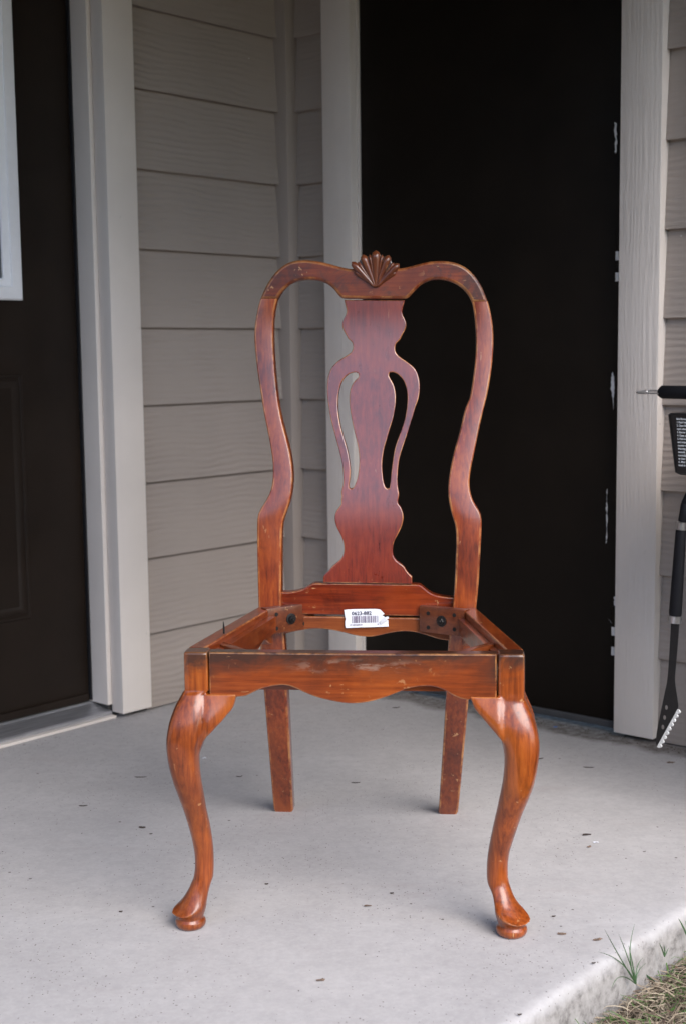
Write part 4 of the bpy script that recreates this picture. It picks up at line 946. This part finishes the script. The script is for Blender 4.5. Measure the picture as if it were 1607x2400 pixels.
# ------------------------------------------------------------------ dead grass beside the slab, green blades
rnd = random.Random(11)
def straw_mat(name, cols):
    m = Mat(name, .75, .25); oi = m.new('ShaderNodeAttribute', attribute_name='tint', attribute_type='GEOMETRY')
    m.color(m.ramp(oi.outputs['Fac'], [(i/(len(cols)-1), c) for i, c in enumerate(cols)])); return m.m
def blades(name, n, place, length, width, lift, mat):
    V, Fc, T = [], [], []
    for _ in range(n):
        x, y, z = place(); a = rnd.uniform(0, 2*math.pi); L_ = length*rnd.uniform(.45, 1.35); w = width*rnd.uniform(.6, 1.3); up = lift*rnd.random()**1.5
        cu = rnd.uniform(-.9, .9); t = rnd.random(); i0 = len(V); S = 4
        for k in range(S+1):
            f = k/S; aa = a+cu*f; px, py = x+L_*f*math.cos(aa), y+L_*f*math.sin(aa)
            pz = z+.001+L_*(up*f-(.55*up+.12)*f*f*rnd.uniform(.8, 1.1)); pz = max(pz, GZ+.002+rnd.random()*.004); ww = w*(1-.75*f)
            V += [(px-ww*math.sin(aa), py+ww*math.cos(aa), pz), (px+ww*math.sin(aa), py-ww*math.cos(aa), pz+ww*.8)]
        for k in range(S): Fc.append((i0+2*k, i0+2*k+1, i0+2*k+3, i0+2*k+2)); T += [t]*1
    me = bpy.data.meshes.new(name); me.from_pydata(V, [], Fc); me.materials.append(mat)
    at = me.attributes.new('tint', 'FLOAT', 'FACE'); at.data.foreach_set('value', T)
    return link(name, me)
STRAW = straw_mat('straw', [(.12, .085, .06), (.30, .235, .165), (.43, .36, .26), (.21, .16, .115), (.08, .055, .04)])
GREEN = straw_mat('green_blade', [(.045, .095, .022), (.075, .15, .035), (.12, .19, .06)])
def gplace(near):
    def f():
        while True:
            s = 1.522+(abs(rnd.gauss(0, .22)) if near else rnd.uniform(0, 1.2)); o = rnd.uniform(-.05, 1.6)
            dx = .03*noise.noise((s*9, o*9, 0))
            P_ = wr_world(s, o, 0); return P_[0], P_[1], GZ+rnd.uniform(.0, .022)*min(1, (s-1.505)/.03+.2)+dx*.2
    return f
tag(blades('dead_grass', 17000, gplace(True), .045, .00085, .5, STRAW), 'matted dry straw coloured grass beside the porch slab', 'grass', kind='stuff')
tag(blades('dead_grass', 12000, gplace(False), .05, .0009, .5, STRAW), 'loose dry straw coloured grass farther out in the yard', 'grass', kind='stuff')
tag(blades('green_grass', 4200, gplace(True), .032, .0011, 1.3, GREEN), 'short green grass sprouting through the dry thatch', 'grass', kind='stuff')
bm = bmesh.new()
for k in range(700):
    x, y, z = gplace(True)(); r_ = rnd.uniform(.002, .006); a = rnd.uniform(0, 6.28)
    vv = [bm.verts.new((x+r_*p*math.cos(a)-r_*q*.5*math.sin(a), y+r_*p*math.sin(a)+r_*q*.5*math.cos(a), z+.006+rnd.random()*.006)) for p, q in ((-1, 0), (0, 1), (1, 0), (0, -1))]
    bm.faces.new(vv)
tag(from_bm('leaf_litter', bm, plain('litter', (.10, .058, .038), .85, var=.5, sc=50)), 'brown leaf crumbs caught in the dry grass', 'litter', kind='stuff')
def weed(root_px, tips, wid, label, name='grass_weed'):
    """tips: pixel of the tip, and of the bend; blades stand in the plane of the slab edge"""
    def at(px, s): d = ray(*px); P_ = C0+d*((CORNER@NL-s-C0@NL)/(d@NL)); return P_
    rt = at(root_px, 1.53); t = empty(name, tuple(rt), 0, label, 'grass')
    for (bend, tip, s_off) in tips:
        A_ = Vector(tuple(rt)); C_ = Vector(tuple(at(tip, 1.53+s_off))); B_ = Vector(tuple(at(bend, 1.53+s_off*.45)))
        N = 9; rings = []
        for k in range(N+1):
            f = k/N; p = A_*(1-f)**2+B_*2*f*(1-f)+C_*f*f; w = wid*(1-f)**.6*(.6+.8*f if f < .5 else 1.0)+.00012
            tt = (2*(1-f)*(B_-A_)+2*f*(C_-B_)).normalized(); sd_ = tt.cross(Vector((0, 1, .15))).normalized(); nn = sd_.cross(tt)
            q = p-A_; rings.append([q+sd_*w, q+nn*w*.25, q-sd_*w, q-nn*w*.12])
        loft('blade', rings, M_BLADE, t, 50)
M_BLADE = plain('blade_green', (.050, .100, .040), .5, .4, var=.35, sc=40)
rk = lambda p: (1100+p[0]/3.093, 1950+p[1]/3.093)
weed(rk((1205, 1105)), [(rk((1100, 940)), rk((975, 705)), -.01), (rk((1120, 900)), rk((1195, 665)), -.01), (rk((1165, 950)), rk((1078, 738)), -.015), (rk((1120, 910)), rk((930, 868)), -.03), (rk((1070, 980)), rk((1030, 1130)), -.004), (rk((1190, 950)), rk((1265, 905)), -.005), (rk((1170, 900)), rk((1150, 820)), -.01), (rk((1195, 1000)), rk((1280, 950)), 0)], .0010, 'green grass weed with long thin blades against the slab edge')
weed(rk((1480, 1230)), [(rk((1380, 1120)), rk((1215, 985)), -.02), (rk((1420, 1190)), rk((1370, 1260)), .01), (rk((1475, 1290)), rk((1440, 1360)), .01)], .0030, 'bright green broad grass blade arching over dry thatch', 'grass_weed')
weed(rk((1410, 905)), [(rk((1400, 860)), rk((1372, 805)), 0), (rk((1420, 880)), rk((1440, 840)), 0), (rk((1415, 860)), rk((1405, 820)), 0)], .0012, 'small green sprig between the slab side and thatch', 'grass_weed')
weed(rk((1575, 760)), [(rk((1550, 690)), rk((1510, 625)), -.01), (rk((1580, 700)), rk((1560, 640)), -.01), (rk((1600, 720)), rk((1620, 640)), -.01)], .0016, 'dark green tuft rising beside the slab lip', 'grass_weed')

# ------------------------------------------------------------------ trees added behind the camera, unseen, shaped to darken reflections and wall tops
rnd = random.Random(21); V, Fc, T = [], [], []
for k in range(20000):
    a = rnd.uniform(-2.75, -.95); rad = rnd.uniform(19, 23); hmax = 5.0+.9*noise.noise((a*5, 0, 3))+.5*noise.noise((a*17, 1, 3))
    x, y, z = rad*math.cos(a), rad*math.sin(a), GZ+rnd.random()**.7*hmax; s_ = rnd.uniform(.15, .42); i0 = len(V)
    n = Vector((rnd.gauss(0, 1), rnd.gauss(0, 1), rnd.gauss(0, 1))).normalized(); u_ = n.orthogonal().normalized(); w_ = n.cross(u_)
    for p, q in ((-1, -.6), (1, -.6), (0, 1)): V.append(tuple(Vector((x, y, z))+u_*p*s_+w_*q*s_))
    Fc.append((i0, i0+1, i0+2)); T.append(rnd.random())
me = bpy.data.meshes.new('added_tree_line'); me.from_pydata(V, [], Fc); me.materials.append(straw_mat('far_foliage', [(.02, .035, .012), (.05, .08, .025), (.075, .10, .035)]))
at_ = me.attributes.new('tint', 'FLOAT', 'FACE'); at_.data.foreach_set('value', T)
tag(link('added_tree_line', me), 'dark far off line of trees added unseen behind the camera', 'trees', kind='stuff')
